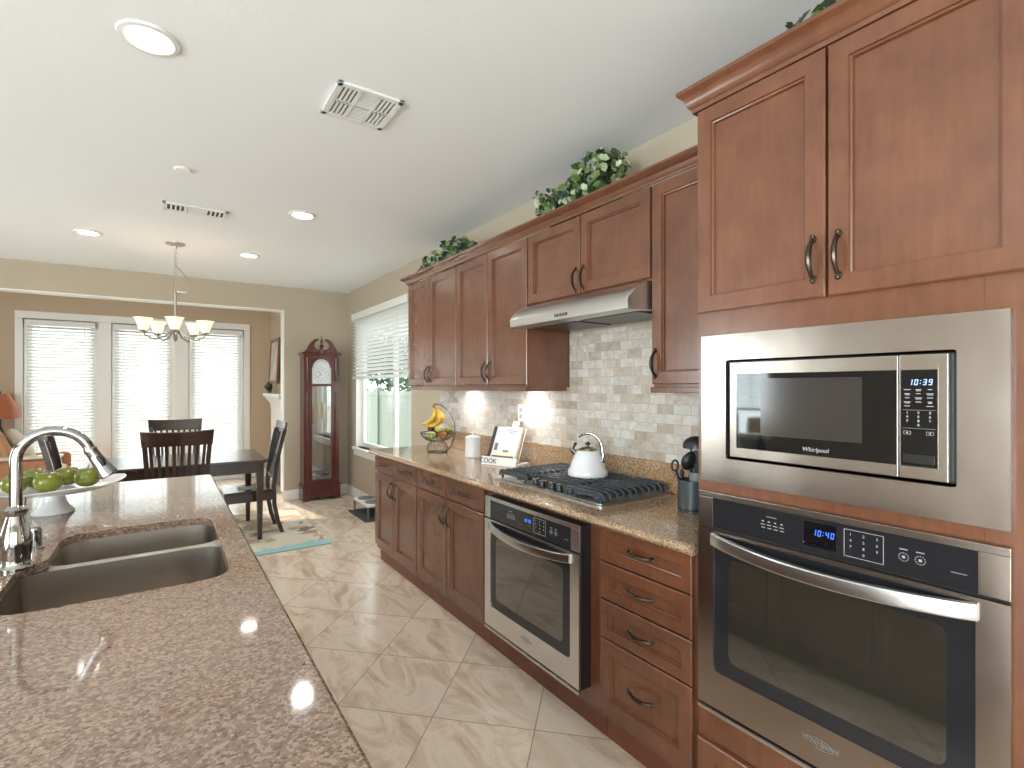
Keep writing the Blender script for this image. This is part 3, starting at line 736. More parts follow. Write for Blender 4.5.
for k in range(5):
    y = 2.112-k*.0675; x = 1.585+(.0 if k % 2 else .012)
    kb = obj('knob', MB().lathe([(.021, .9222), (.021, .927), (.017, .93), (.0155, .948), (.0145, .952), (0, .952)], (x, y, 0), 20), BLACK, ck)
    obj('knob_cap', MB().box(x-.018, x+.018, y-.005, y+.005, .948, .958, .002), STEEL_H, kb)
def grate(y0, y1, x0, x1, label=None):
    g = MB(); zt = .966; r_ = .005
    for y in (y0+.014, y1-.014): g.box(x0, x1, y-r_, y+r_, zt-.024, zt-.008, .002)
    for x in (x0, x1): g.box(x-r_, x+r_, y0+.014, y1-.014, zt-.022, zt-.006, .002)
    n = int((x1-x0)/.040)
    for i in range(n+1):
        x = x0+(x1-x0)*i/n
        g.tube([(x, y0-.006, zt-.030), (x, y0-.004, zt-.014), (x, y0+.004, zt-.004), (x, y0+.018, zt), (x, (y0+y1)/2, zt+.0005), (x, y1-.018, zt), (x, y1-.004, zt-.004), (x, y1+.004, zt-.014), (x, y1+.006, zt-.030)], .0058, 8)
    for k in (.22, .4, .6, .78): g.box(x0, x1, y0+(y1-y0)*k-.003, y0+(y1-y0)*k+.003, zt-.012, zt-.001, .001)
    for x in (x0+.004, x1-.004):
        for y in (y0+.016, y1-.016): g.box(x-.006, x+.006, y-.006, y+.006, .9223, zt-.02, .002)
    obj('grate', g, IRON, ck)
grate(1.598, 1.80, 1.572, 1.99); grate(1.816, 2.145, 1.65, 1.99); grate(2.161, 2.41, 1.572, 1.99)
# kettle
kt = thing('kettle', 'white enamel kettle with chrome arched handle on the rear grate', 'kettle', (1.832, 1.975, .9665))
c = (1.832, 1.975, .967)
kb = obj('body', MB().lathe([(.001, 0), (.098, 0), (.104, .006), (.105, .022), (.101, .034), (.094, .042), (.083, .075), (.07, .108), (.058, .128), (.05, .134)], c, 40), ENAMEL, kt)
obj('lid', MB().lathe([(.052, .132), (.05, .139), (.036, .147), (.018, .152), (.001, .153)], c, 32).lathe([(.006, .15), (.006, .158), (.013, .163), (.015, .17), (.009, .177), (.001, .178)], c, 20), mat('dark_chrome', (.25, .23, .15), .12, 1), kt)
dv = Vector((-.55, .83, 0))       # spout direction
dv.normalize(); C0 = Vector(c)
obj('spout', MB().tube([C0+dv*.05+Vector((0, 0, .105)), C0+dv*.072+Vector((0, 0, .12)), C0+dv*.088+Vector((0, 0, .134))], [.019, .015, .012], 14), CHROME, kt)
obj('spout_cap', MB().tube([C0+dv*.078+Vector((0, 0, .140)), C0+dv*.072+Vector((0, 0, .152)), C0+dv*.066+Vector((0, 0, .166)), C0+dv*.064+Vector((0, 0, .172))], [.006, .007, .009, .006], 10), BLACK, kt)
h = []
for k in range(17):
    a = PI*(-.12+.85*k/16); h.append(C0-dv*.010*0+Vector((0, 0, .135))-dv*(.075*math.cos(a))+Vector((0, 0, .085*math.sin(a))))
hd_ = obj('handle', MB().tube([C0-dv*.072+Vector((0, 0, .085)), C0-dv*.08+Vector((0, 0, .11))]+h[2:], [.010, .009]+[.0075-.0002*k for k in range(15)], 12, flat=1.3), CHROME, kt)
obj('handle_mount', MB().ball(C0-dv*.076+Vector((0, 0, .083)), .016, (1, 1, 1.2)), CHROME, kt)

# ------------------------------------------------------------------ utensil crock
uc = thing('utensil_crock', 'dark grey utensil crock beside the tall oven cabinet', 'utensil holder', (1.815, 1.325, .9145))
U = Vector((1.815, 1.325, .915))
def hollow(mb, r0, r1, h, c, th=.004, seg=32):
    mb.lathe([(r0, 0), (r1, h), (r1-th, h), (r0-th, th), (.001, th)], c, seg, cap1=False); return mb
obj('cup', MB().lathe([(.001, 0), (.057, 0), (.058, .004), (.058, .13), (.054, .132), (.052, .128), (.052, .008), (.001, .008)], U, 36, cap0=False, cap1=False), mat('slate_plastic', (.05, .06, .068), .35), uc)
obj('base_ring', MB().lathe([(.0585, .010), (.0595, .012), (.0595, .017), (.0585, .019)], U, 36, cap0=False, cap1=False), BLACK, uc)
NYL = mat('black_nylon', (.015, .016, .018), .35)
def utensil(name, label, d0, d1, head, m=NYL):
    t_ = thing(name, label, 'utensil', U+Vector((d0[0], d0[1], .01)), 'utensils in the crock')
    a = U+Vector(d0)+Vector((0, 0, .012)); b_ = U+Vector(d1)
    obj('handle', MB().tube([a, a.lerp(b_, .5), b_], [.006, .005, .0045], 8, flat=1.5), m, t_)
    obj('head', head(b_), m, t_); return t_
def ladle_head(p):
    mb = MB(); seg = 20; c = p+Vector((.018, -.012, .035)); rings = []
    for r_, z in ((.056, .0), (.055, .018), (.046, .035), (.026, .047), (.001, .051)): rings.append([(c.x+r_*math.cos(2*PI*k/seg), c.y+r_*math.sin(2*PI*k/seg), c.z+z) for k in range(seg)])
    for r_, z in ((.001, .047), (.024, .043), (.042, .032), (.051, .016), (.052, .0)): rings.append([(c.x+r_*math.cos(2*PI*k/seg), c.y+r_*math.sin(2*PI*k/seg), c.z+z) for k in range(seg)])
    rings.append(rings[0]); mb.loft(rings, False, False); mb.tube([p, p+Vector((0, .004, .03)), p+Vector((.01, -.01, .05))], .005, 8); return mb
utensil('ladle', 'black ladle with an upturned round bowl in the crock', (0, .012, 0), (.004, .006, .225), ladle_head)
def spoon_head(p): return MB().ball(p+Vector((.008, .004, .03)), .056, (.85, .5, .8), M=Matrix.Rotation(.5, 4, 'X'))
utensil('serving_spoon', 'broad black serving spoon below the ladle in the crock', (-.01, -.006, 0), (-.010, .004, .178), spoon_head)
def spat_head(p): return MB().box(p.x-.006, p.x+.004, p.y-.022, p.y+.022, p.z-.01, p.z+.085, .003)
utensil('spatula', 'black spatula at the right edge of the crock', (.0, -.03, 0), (-.004, -.036, .17), spat_head)
def ring_head(p):
    mb = MB(); mb.tube([p+Vector((.004*math.sin(a), .017*math.cos(a)+.004, .022*math.sin(a)+.015)) for a in [2*PI*k/16 for k in range(17)]], .0048, 8); return mb
utensil('kitchen_shears', 'black-handled kitchen shears leaning out at the left of the crock', (.0, .02, 0), (-.012, .074, .165), ring_head)
utensil('peeler', 'slim black-handled tool beside the shears in the crock', (.012, .016, 0), (.004, .055, .15), lambda p: MB().ball(p, .011, (.8, 1, 1.4)))
cup = thing('measuring_cup', 'small grey plastic cup set inside the crock', 'cup', U+Vector((.0, -.022, .06)), 'utensils in the crock')
obj('bowl', MB().lathe([(.001, .09), (.024, .09), (.026, .165), (.0235, .165), (.022, .094), (.001, .094)], U+Vector((-.008, -.024, 0)), 24, cap0=False, cap1=False), mat('blue_grey_plastic', (.17, .2, .23), .4), cup)

# ------------------------------------------------------------------ things on the counter
# cookbook on its stand
BY = 2.80; a_ = math.radians(-35)
bk_root = Vector((1.868, 2.82, .9145))
R = Matrix.Translation(bk_root) @ Matrix.Rotation(math.radians(-69), 4, 'Z')   # local: x = width to the right as seen, y = away
# local frame faces -Y direction rotated toward the camera
def LB(mb, x0, x1, y0, y1, z0, z1, tilt=0, bev=.002, piv=(0, 0)):
    M = R @ Matrix.Translation((0, piv[0], piv[1])) @ Matrix.Rotation(tilt, 4, 'X') @ Matrix.Translation((0, -piv[0], -piv[1]))
    mb.box(x0, x1, y0, y1, z0, z1, bev, M=M); return mb
st = thing('cookbook_stand', 'white bookstand with the word COOK on its ledge, on the counter', 'book stand', bk_root)
TL = math.radians(-25)
obj('ledge', LB(MB(), -.145, .135, -.062, .10, 0, .016, bev=.005), CERAMIC, st)
ld = obj('ledge_lip', LB(MB(), -.145, .135, -.064, -.055, 0.0, .056, math.radians(-12), piv=(-.06, 0)), PAPER, st)
obj('back_rest', LB(MB(), -.10, .10, -.006, .002, .016, .25, TL, piv=(0, .016)), WHITE, st)
obj('top_tab', LB(MB(), -.005, .045, -.008, .000, .25, .305, TL, .003, piv=(0, .016)), WHITE, st)
obj('prop', LB(MB(), -.02, .02, .085, .092, .014, .175, math.radians(2), piv=(.085, .014)), mat('prop_wood', (.35, .24, .15), .5), st)
M0 = R @ Matrix.Translation((-.082, -.0688, .028)) @ Matrix.Rotation(math.radians(90-12), 4, 'X')
lettering('lettering', 'COOK', .046, M0, INK, st)
bk = thing('cookbook', 'cookbook with pale cover and dark spine standing on the white bookstand', 'book', bk_root+Vector((0, 0, .017)))
FL = -.052
def LBK(name, x0, x1, y0, y1, z0, z1, m, parent=bk, bev=.001): return obj(name, LB(MB(), x0, x1, y0, y1, z0, z1, TL, bev, piv=(0, .016)), m, parent)
LBK('pages', -.118, .112, -.030, -.0095, .022, .248, mat('brown_pages', (.42, .30, .2), .7))
cv = LBK('cover', -.1, .1, -.034, -.0305, .018, .253, mat('pale_grey_cover', (.62, .63, .66), .3))
LBK('back_cover', -.12, .116, -.0088, -.0065, .018, .253, PAPER)
LBK('spine', -.128, -.1005, -.035, -.0065, .018, .253, mat('dark_spine', (.03, .028, .028), .5))
LBK('cover_dish', -.09, .085, -.0348, -.0342, .035, .05, mat('dish_brown', (.14, .07, .04), .5), cv, 0)
LBK('cover_picture', -.098, .098, -.0347, -.0341, .05, .075, mat('dish_cream', (.7, .6, .48), .5), cv, 0)
LBK('cover_greens', -.01, .035, -.0352, -.0346, .075, .09, mat('greens', (.1, .2, .05), .5), cv, 0)
LBK('cover_figure', -.085, -.06, -.0352, -.0346, .085, .135, mat('figure_brown', (.2, .12, .1), .5), cv, 0)
MT = R @ Matrix.Translation((0, 0, .016)) @ Matrix.Rotation(TL, 4, 'X') @ Matrix.Translation((.03, -.0346, .195)) @ Matrix.Rotation(PI/2, 4, 'X')
mk = MB()
for k, (xa, xb, za) in enumerate(((-.045, .045, .012), (-.02, .035, -.002))): mk.box(xa, xb, za, za+.006, 0, .0006, M=MT)
obj('cover_title', mk, GREY, cv)
# canister
cn = thing('canister', 'white lidded ceramic canister between fruit basket and cookbook', 'canister', (1.89, 3.27, .9145))
obj('jar', MB().lathe([(.001, 0), (.056, 0), (.058, .004), (.058, .128), (.055, .134), (.001, .134)], (1.89, 3.27, .915), 36), CERAMIC, cn)
obj('lid', MB().lathe([(.060, .1345), (.060, .146), (.05, .154), (.02, .16), (.009, .162), (.009, .17), (.014, .176), (.012, .184), (.001, .187)], (1.89, 3.27, .915), 36), CERAMIC, cn)
# fruit basket with banana hook
fb = thing('fruit_basket', 'wire fruit basket with a tall banana hook on the counter', 'basket', (1.79, 3.66, .9145))
F = Vector((1.79, 3.66, .915)); WIRE = mat('dark_wire', (.10, .085, .075), .3, 1)
b = MB()
def ringw(mb, c, r_, w_=.003, n=28): mb.tube([(c[0]+r_*math.cos(2*PI*k/n), c[1]+r_*math.sin(2*PI*k/n), c[2]) for k in range(n+1)], w_, 6)
ringw(b, F+Vector((0, 0, .155)), .135, .0035); ringw(b, F+Vector((0, 0, .115)), .1, .002); ringw(b, F+Vector((0, 0, .088)), .045, .0025)
for k in range(22):
    a = 2*PI*k/22; dd = Vector((math.cos(a), math.sin(a), 0))
    b.tube([F+dd*.045+Vector((0, 0, .088)), F+dd*.085+Vector((0, 0, .100)), F+dd*.118+Vector((0, 0, .127)), F+dd*.135+Vector((0, 0, .155))], .0018, 5)
obj('bowl', b, WIRE, fb)
b = MB(); ringw(b, F+Vector((0, 0, .003)), .075, .003)
for k in range(18):
    a = 2*PI*k/18; dd = Vector((math.cos(a), math.sin(a), 0))
    b.tube([F+dd*.075+Vector((0, 0, .003)), F+dd*.082+Vector((0, 0, .03)), F+dd*.075+Vector((0, 0, .06)), F+dd*.045+Vector((0, 0, .088))], .0018, 5)
obj('pedestal', b, WIRE, fb)
hkd = Vector((.60, -.80, 0))     # hook stands on the near, wall side: appears right of the bowl
b = MB(); b.tube([F+hkd*.075+Vector((0, 0, .003)), F+hkd*.125+Vector((0, 0, .06)), F+hkd*.155+Vector((0, 0, .15)), F+hkd*.15+Vector((0, 0, .24)), F+hkd*.10+Vector((0, 0, .33)), F+hkd*.03+Vector((0, 0, .375)), F-hkd*.02+Vector((0, 0, .38)), F-hkd*.035+Vector((0, 0, .365))], .004, 8)
obj('banana_hook', b, WIRE, fb)
BAN = mat('banana_yellow', (.72, .42, .045), .4)
lk(BAN, ramp(BAN, noise(BAN, coords(BAN), 22, 3), [(.35, (.5, .26, .03)), (.6, (.78, .50, .06))]), bsdf(BAN).inputs['Base Color'])
bb = thing('banana_bunch', 'bunch of ripe yellow bananas hanging from the hook of the fruit basket', 'bananas', F+Vector((0, 0, .37)))
H = F-hkd*.03+Vector((0, 0, .362))
RV = Vector((.825, -.565, 0)); DV = Vector((.565, .825, 0))
for k, (tx, tz, cx2, cz2, dp) in enumerate(((-.092, -.138, .035, -.125, -.022), (-.035, -.160, .115, -.130, -.012), (-.062, -.155, .075, -.140, .014), (-.015, -.150, .13, -.115, .03))):
    pts = []; rr = []
    for i in range(15):
        t_ = i/14; u_ = 1-t_
        pts.append(H+RV*(2*u_*t_*cx2+t_*t_*tx)+Vector((0, 0, 2*u_*t_*cz2+t_*t_*tz))+DV*dp*math.sin(t_*PI*.6)); rr.append(.004+.0155*math.sin(PI*min(1, max(.0, (t_-.04)*1.03)))**.55 if t_ < .97 else .004)
    obj('banana', MB().tube(pts, rr, 12), BAN, bb)
obj('stem', MB().tube([H+Vector((0, 0, -.012)), H+Vector((0, 0, .004)), H+Vector((0, 0, .014))], [.012, .01, .007], 8), mat('banana_stem', (.25, .17, .05), .6), bb)
APR = mat('red_green_apple', (.3, .05, .03), .25); lk(APR, ramp(APR, noise(APR, coords(APR), 9, 3), [(.42, (.30, .03, .02)), (.58, (.36, .12, .04)), (.7, (.4, .38, .08))]), bsdf(APR).inputs['Base Color'])
APG = mat('green_apple_skin', (.28, .36, .035), .2); lk(APG, ramp(APG, noise(APG, coords(APG), 8, 3), [(.35, (.085, .098, .006)), (.65, (.145, .155, .014))]), bsdf(APG).inputs['Base Color'])
PEAR = mat('pale_green_pear', (.45, .5, .14), .35); PLUM = mat('dark_plum', (.10, .02, .03), .3); STEM = mat('fruit_stem', (.09, .05, .02), .7)
def apple_mesh(r_, c):
    mb = MB(); pr = []
    for k in range(15):
        a = -PI/2+PI*k/14; rad = r_*math.cos(a)*(1+.06*math.sin(a)); z = r_*.90*math.sin(a)
        if k > 10: z -= r_*.20*((k-10)/4)**2
        if k < 3: z += r_*.10*((3-k)/3)**2
        pr.append((rad, z))
    return mb.lathe(pr, c, 20, cap0=False, cap1=False)
def fruit(name, label, m, c, r_, group, sc=None):
    t_ = thing(name, label, name.replace('_', ' ') if name != 'green_apple' else 'apple', Vector(c)-Vector((0, 0, r_)), group)
    obj('flesh', apple_mesh(r_, c), m, t_); c = Vector(c)
    obj('stem', MB().tube([c+Vector((0, 0, r_*.6)), c+Vector((.002, 0, r_*.85)), c+Vector((.006, .002, r_*1.08))], [.0018, .0018, .0022], 6), STEM, t_); return t_
for (dx, dy, dz, r_, m, nm, lb) in ((.02, -.05, .137, .036, APR, 'apple', 'dark red apple at the front of the fruit basket'), (-.052, .0, .137, .036, PEAR, 'pear', 'pale green fruit at the left of the fruit basket'),
    (.01, .045, .137, .034, APG, 'apple', 'green apple at the back of the fruit basket'), (.072, .012, .145, .034, APR, 'apple', 'reddish apple at the wall side of the fruit basket'),
    (-.025, .06, .178, .030, PLUM, 'plum', 'dark plum at the rim of the fruit basket'), (.012, -.004, .186, .032, PEAR, 'pear', 'pale yellow-green fruit on top of the fruit basket heap'), (.07, -.045, .172, .028, APG, 'apple', 'small green apple at the right of the fruit basket')):
    fruit(nm, lb, m, F+Vector((dx, dy, dz)), r_, 'fruit in the wire basket')

# ------------------------------------------------------------------ island with sink
isl = thing('kitchen_island', 'cherry kitchen island base carrying the granite top with the sink', 'island', (-.3, 2, 0))
b = MB(); x0, x1, y0, y1 = -.76, .195, .5, 3.43
b.box(x1-.018, x1, y0, y1, .1, .884); b.box(x0, x0+.018, y0, y1, .1, .884); b.box(x0+.018, x1-.018, y0, y0+.018, .1, .884); b.box(x0+.018, x1-.018, y1-.018, y1, .1, .884); b.box(x0+.018, x1-.018, y0+.018, y1-.018, .1, .12)
b.box(x0+.05, x1-.05, y0+.05, y1-.05, 0, .1)
obj('body', b, CHERRY, isl)
n = 6; wdt = (y1-y0)/n
for k in range(n):
    a, bb_ = y0+k*wdt+.004, y0+(k+1)*wdt-.004; mm = MB(); rings = []
    for ins, dx in ((0, -.02), (0, -.0035), (.0035, 0), (.052, 0), (.055, -.0035), (.061, -.0045), (.064, -.0105)):
        rings.append([(x1+.02+dx, a+ins, .14+ins), (x1+.02+dx, bb_-ins, .14+ins), (x1+.02+dx, bb_-ins, .86-ins), (x1+.02+dx, a+ins, .86-ins)])
    obj('door', mm.loft(rings), CHERRY, isl)
it = thing('island_countertop', 'brown speckled polished granite island top with sink cut-out', 'countertop', (-.3, 2, .886))
m_ = MB(); bm = m_.bm
OX0, OX1, OY0, OY1 = -.82, .238, .42, 3.50
def outer_loop(ins, z): return [(x, y, z) for x, y in rpoly([(OX0+ins, OY0+ins), (OX1-ins, OY0+ins), (OX1-ins, OY1-ins), (OX0+ins, OY1-ins)], .02, 3)]
CUT = rpoly([(-.338, 1.59), (.158, 1.59), (.158, 2.375), (-.283, 2.35), (-.283, 2.045), (-.338, 1.985)], [.10, .09, .10, .09, .02, .03], 8)
lo = [outer_loop(.008, .886), outer_loop(.001, .892), outer_loop(0, .900), outer_loop(.001, .908), outer_loop(.008, .914)]
OL = [[bm.verts.new(p) for p in l] for l in lo]
for u, v in zip(OL, OL[1:]):
    for i in range(len(u)): bm.faces.new((u[i], u[(i+1) % len(u)], v[(i+1) % len(v)], v[i]))
IL = [[bm.verts.new((x, y, z)) for x, y in CUT] for z in (.886, .9125)]
cx_, cy_ = -.07, 1.98
IT = [bm.verts.new((x+(x-cx_)*.006, y+(y-cy_)*.006, .914)) for x, y in CUT]; IL.append(IT)
for u, v in zip(IL, IL[1:]):
    for i in range(len(u)): bm.faces.new((u[i], u[(i+1) % len(u)], v[(i+1) % len(v)], v[i]))
for a, b_ in ((OL[0], IL[0]), (OL[-1], IL[-1])):
    e = []
    for L_ in (a, b_):
        for i in range(len(L_)): e.append(bm.edges.get((L_[i], L_[(i+1) % len(L_)])) or bm.edges.new((L_[i], L_[(i+1) % len(L_)])))
    bmesh.ops.triangle_fill(bm, edges=e, use_beauty=True)
obj('slab', m_, GRANITE, it, smooth=0)
sk = thing('kitchen_sink', 'double-bowl stainless steel sink set under the island granite', 'sink', (-.08, 1.97, .68))
def bowl_mesh(pts, rad, depth, zr, parent, nm):
    mb = MB(); cx = sum(p[0] for p in pts)/len(pts); cy = sum(p[1] for p in pts)/len(pts)
    def L_(s, z, ex=0):
        out_ = []
        for x, y in rpoly(pts, rad, 7):
            d_ = Vector((x-cx, y-cy)); l = d_.length; k = (l-s)/l
            out_.append((cx+d_.x*k, cy+d_.y*k, z))
        return out_
    mb.loft([L_(0, zr), L_(.012, zr-depth+.03), L_(.02, zr-depth+.012), L_(.04, zr-depth+.002), L_(.07, zr-depth)], False, True)
    return obj(nm, mb, SINKM, parent, smooth=50)
ZR = .884
B1 = bowl_mesh([(-.345, 1.583), (.162, 1.583), (.165, 2.035), (-.335, 2.02)], [.09, .09, .07, .06], .21, ZR, sk, 'bowl')
B2 = bowl_mesh([(-.29, 2.062), (.165, 2.072), (.165, 2.385), (-.29, 2.358)], [.05, .07, .10, .09], .17, ZR, sk, 'bowl')
# rim between and around the bowls
m_ = MB(); bm = m_.bm
def loopv(L_, z): return [bm.verts.new((x, y, z)) for x, y in L_]
allE = []
for L_ in (rpoly([(-.375, 1.555), (.188, 1.555), (.188, 2.42), (-.375, 2.42)], .08, 4), rpoly([(-.345, 1.583), (.162, 1.583), (.165, 2.035), (-.335, 2.02)], [.09, .09, .07, .06], 7), rpoly([(-.29, 2.062), (.165, 2.072), (.165, 2.385), (-.29, 2.358)], [.05, .07, .10, .09], 7)):
    v = loopv(L_, ZR); allE += [bm.edges.new((v[i], v[(i+1) % len(v)])) for i in range(len(v))]
bmesh.ops.triangle_fill(bm, edges=allE, use_beauty=True)
bmesh.ops.solidify(bm, geom=bm.faces[:], thickness=.0015)
obj('rim', m_, STEEL_H, sk, smooth=20)
for bx, by, bz in ((-.09, 1.81, ZR-.21), (-.06, 2.22, ZR-.17)):
    obj('drain', MB().lathe([(.045, .0006), (.045, .003), (.038, .004), (.03, .0015), (.001, .0015)], (bx, by, bz), 24), CHROME, sk)
# faucet
fa = thing('kitchen_faucet', 'tall chrome gooseneck faucet with pull-down spray head beside the sink', 'faucet', (-.36, 2.0, .9142))
FX, FY = -.345, 1.995; fc = (FX, FY, .9145)
obj('base', MB().lathe([(.040, 0), (.040, .006), (.034, .012), (.031, .02), (.032, .035), (.036, .06), (.036, .085), (.031, .11), (.024, .135), (.020, .150), (.026, .158), (.027, .168), (.020, .175), (.016, .178)], fc, 32), CHROME, fa)
pts = [(FX, FY, 1.085), (FX, FY, 1.15), (FX, FY, 1.215)]
Rr = .083; zc = 1.218
for k in range(1, 17):
    a = PI*k/16*.90; pts.append((FX+Rr-Rr*math.cos(a), FY-.0, zc+Rr*math.sin(a)*1.0))
obj('spout', MB().tube(pts, .0145, 20), CHROME, fa)
e_ = Vector(pts[-1]); d_ = (Vector(pts[-1])-Vector(pts[-2])).normalized(); d_ = (d_+Vector((.22, 0, -.2))).normalized()
sh = obj('spray_head', MB().tube([e_-d_*.002, e_+d_*.004, e_+d_*.012, e_+d_*.03, e_+d_*.06, e_+d_*.085, e_+d_*.094, e_+d_*.098], [.0155, .0175, .0165, .017, .0205, .0255, .0265, .021], 24), CHROME, fa)
sd = Vector((-d_.z, 0, d_.x))
obj('spray_button', MB().tube([e_+d_*.03+Vector((.006, -.014, .004)), e_+d_*.045+Vector((.008, -.016, .004)), e_+d_*.062+Vector((.008, -.0175, .003))], [.006, .009, .006], 10), BLACK, sh)
obj('lever', MB().tube([(FX, FY+.02, 1.045), (FX+.0, FY+.05, 1.05), (FX+.002, FY+.075, 1.075), (FX+.002, FY+.085, 1.10)], [.012, .009, .007, .008], 12), CHROME, fa)
ag = thing('soap_dispenser', 'short chrome cap next to the base of the faucet', 'soap dispenser', (-.335, 2.2, .9142))
obj('cap', MB().lathe([(.022, 0), (.022, .006), (.0165, .009), (.0165, .062), (.0135, .067), (.001, .067)], (-.335, 2.2, .9145), 28), CHROME, ag)
# cake stand with green apples
cs = thing('cake_stand', 'white ceramic pedestal plate behind the faucet holding green apples', 'cake stand', (-.38, 2.79, .9142))
cc = Vector((-.372, 2.79, .9145))
obj('foot', MB().lathe([(.001, 0), (.068, 0), (.070, .005), (.065, .013), (.053, .026), (.045, .042), (.040, .060), (.038, .082), (.040, .092)], cc, 40), CERAMIC, cs)
mb = MB(); rings = []; N = 64
for r_, z, wv in ((.001, .092, 0), (.15, .092, 0), (.19, .097, .002), (.222, .112, .006), (.229, .118, .007), (.224, .119, .007), (.19, .104, .002), (.15, .099, 0), (.001, .099, 0)):
    rings.append([(cc.x+r_*(1+.09*math.cos(4*2*PI*k/N)*(r_/.25))*math.cos(2*PI*k/N+.35), cc.y+r_*(1+.09*math.cos(4*2*PI*k/N)*(r_/.25))*math.sin(2*PI*k/N+.35), cc.z+z+wv*math.cos(4*2*PI*k/N)) for k in range(N)])
obj('plate', mb.loft(rings, False, False), CERAMIC, cs)
zt = cc.z+.099
for (dx, dy, r_, lb) in ((.0, -.105, .048, 'green apple at the front of the white pedestal plate, just right of the faucet neck'), (.112, -.03, .047, 'green apple at the right of the white pedestal plate, nearest the spray head'),
    (-.105, -.05, .043, 'green apple half hidden behind the faucet neck on the pedestal plate'), (.038, .055, .046, 'green apple in the middle of the pedestal plate, behind the front ones'), (-.065, .07, .046, 'green apple at the back of the pedestal plate')):
    fruit('green_apple', lb, APG, (cc.x+dx, cc.y+dy, zt+r_*.885), r_, 'green apples on the pedestal plate')

# ------------------------------------------------------------------ ivy on top of the cabinets
def ivy(label, blobs, n, seed, root):
    R_ = random.Random(seed); t_ = thing('ivy_plant', label, 'plant', root, 'artificial ivy on top of the cabinets')
    for nm, m, f_ in (('foliage', LEAF2, .42), ('dark_foliage', LEAFD, .36), ('pale_foliage', LEAF3, .22)): obj(nm, foliage(int(n*f_), blobs, .052, R_), m, t_, smooth=0)
    st_ = MB()
    for c_, r_ in blobs: st_.tube([root, Vector(root).lerp(Vector(c_), .5)+Vector((0, 0, .02)), c_], [.006, .004, .002], 6)
    obj('stems', st_, BARK, t_)
    obj('pot', MB().lathe([(.05, 0), (.07, .08), (.062, .08), (.045, .01), (.001, .01)], (root[0]+.06, root[1], root[2]), 20), mat('brown_pot', (.12, .07, .04), .6), t_)
ivy('low trailing green ivy on the far upper cabinets, nearest the side window', [((1.80, 3.22+k*.12, 2.45+.03*math.sin(k)), (.08, .09, .06)) for k in range(6)]+[((1.78, 3.35+k*.14, 2.38), (.06, .09, .04)) for k in range(3)], 420, 1, (1.9, 3.5, 2.302))
ivy('bushy variegated ivy on the upper cabinets above the range hood', [((1.82, 1.80+k*.095, 2.47+.06*math.sin(k*1.1+.6)), (.11, .10, .10)) for k in range(6)]+[((1.78, 1.88+k*.1, 2.39), (.07, .08, .05)) for k in range(4)], 820, 2, (1.9, 2.0, 2.302))
ivy('ivy leaves peeking over the top edge of the tall oven cabinet', [((1.56, .70, 2.47), (.08, .09, .04)), ((1.62, .58, 2.48), (.08, .1, .05))], 90, 3, (1.62, .7, 2.342))

# ------------------------------------------------------------------ ceiling fixtures
def can(x, y, label):
    t_ = thing('recessed_light', label, 'ceiling light', (x, y, ZC-.012), 'recessed ceiling lights')
    obj('trim_ring', MB().lathe([(.098, 0), (.094, -.007), (.078, -.010), (.066, -.004), (.066, 0)], (x, y, ZC-.0005), 40), WHITE, t_)
    obj('lens', MB().lathe([(.001, -.0035), (.064, -.0035), (.064, -.001), (.001, -.001)], (x, y, ZC-.0005), 32), LAMPE, t_)
    l = bpy.data.lights.new('can_beam', 'SPOT'); l.energy = 28; l.color = (1, .97, .93); l.spot_size = 2.4; l.spot_blend = .8; l.shadow_soft_size = .06
    o = bpy.data.objects.new('can_beam', l); COL.objects.link(o); o.location = (0, 0, -.02); o.parent = t_
can(-.04, 2.26, 'round recessed ceiling light nearest the camera, at the upper left')
can(.845, 3.95, 'round recessed ceiling light right of the small ceiling vent')
can(-.50, 5.38, 'round recessed ceiling light left of the chandelier')
can(.68, 5.44, 'round recessed ceiling light right of the chandelier')
sdv = thing('smoke_sensor', 'small white round sensor disc on the ceiling', 'sensor', (.096, 3.507, ZC-.02))
obj('disc', MB().lathe([(.045, 0), (.045, -.006), (.04, -.012), (.001, -.014)], (.096, 3.507, ZC-.0005), 28), WHITE, sdv)
DARKV = mat('vent_dark', (.06, .06, .06), .7)
def vent(x0, x1, y0, y1, label, rows):
    t_ = thing('ceiling_vent', label, 'air vent', ((x0+x1)/2, (y0+y1)/2, ZC-.015), 'ceiling vents')
    z = ZC-.001
    obj('backing', MB().box(x0+.012, x1-.012, y0+.012, y1-.012, z-.004, z-.001), DARKV, t_)
    f = MB(); W_, H_ = x1-x0, y1-y0; zf = z-.012
    f.box(x0, x1, y0, y0+.028, zf, z, .003); f.box(x0, x1, y1-.028, y1, zf, z, .003); f.box(x0, x0+.024, y0, y1, zf, z, .003); f.box(x1-.024, x1, y0, y1, zf, z, .003)
    a1 = x0+.024+(W_-.048)*.33; a2 = x0+.024+(W_-.048)*.67
    for a in (a1, a2): f.box(a-.006, a+.006, y0+.02, y1-.02, zf, z)
    if rows > 1: f.box(x0+.02, x1-.02, (y0+y1)/2-.006, (y0+y1)/2+.006, zf+.001, z)
    obj('frame', f, WHITE, t_)
    s = MB()
    k = y0+.034
    while k < y1-.034:
        s.box(a1+.008, a2-.008, k, k+.004, zf+.001, z-.004); k += .0125
    for p, q in ((x0+.024, a1-.006), (a2+.006, x1-.024)):
        n_ = 4
        for i in range(n_+1):
            a = p+(q-p)*i/n_; s.box(a-.005, a+.005, y0+.02, y1-.02, zf+.001, z-.003)
    obj('slats', s, WHITE, t_)
vent(.592, .878, 2.118, 2.41, 'large square white ceiling vent near the camera', 2)
vent(-.004, .392, 4.168, 4.355, 'narrow rectangular white ceiling vent above the dining area', 1)
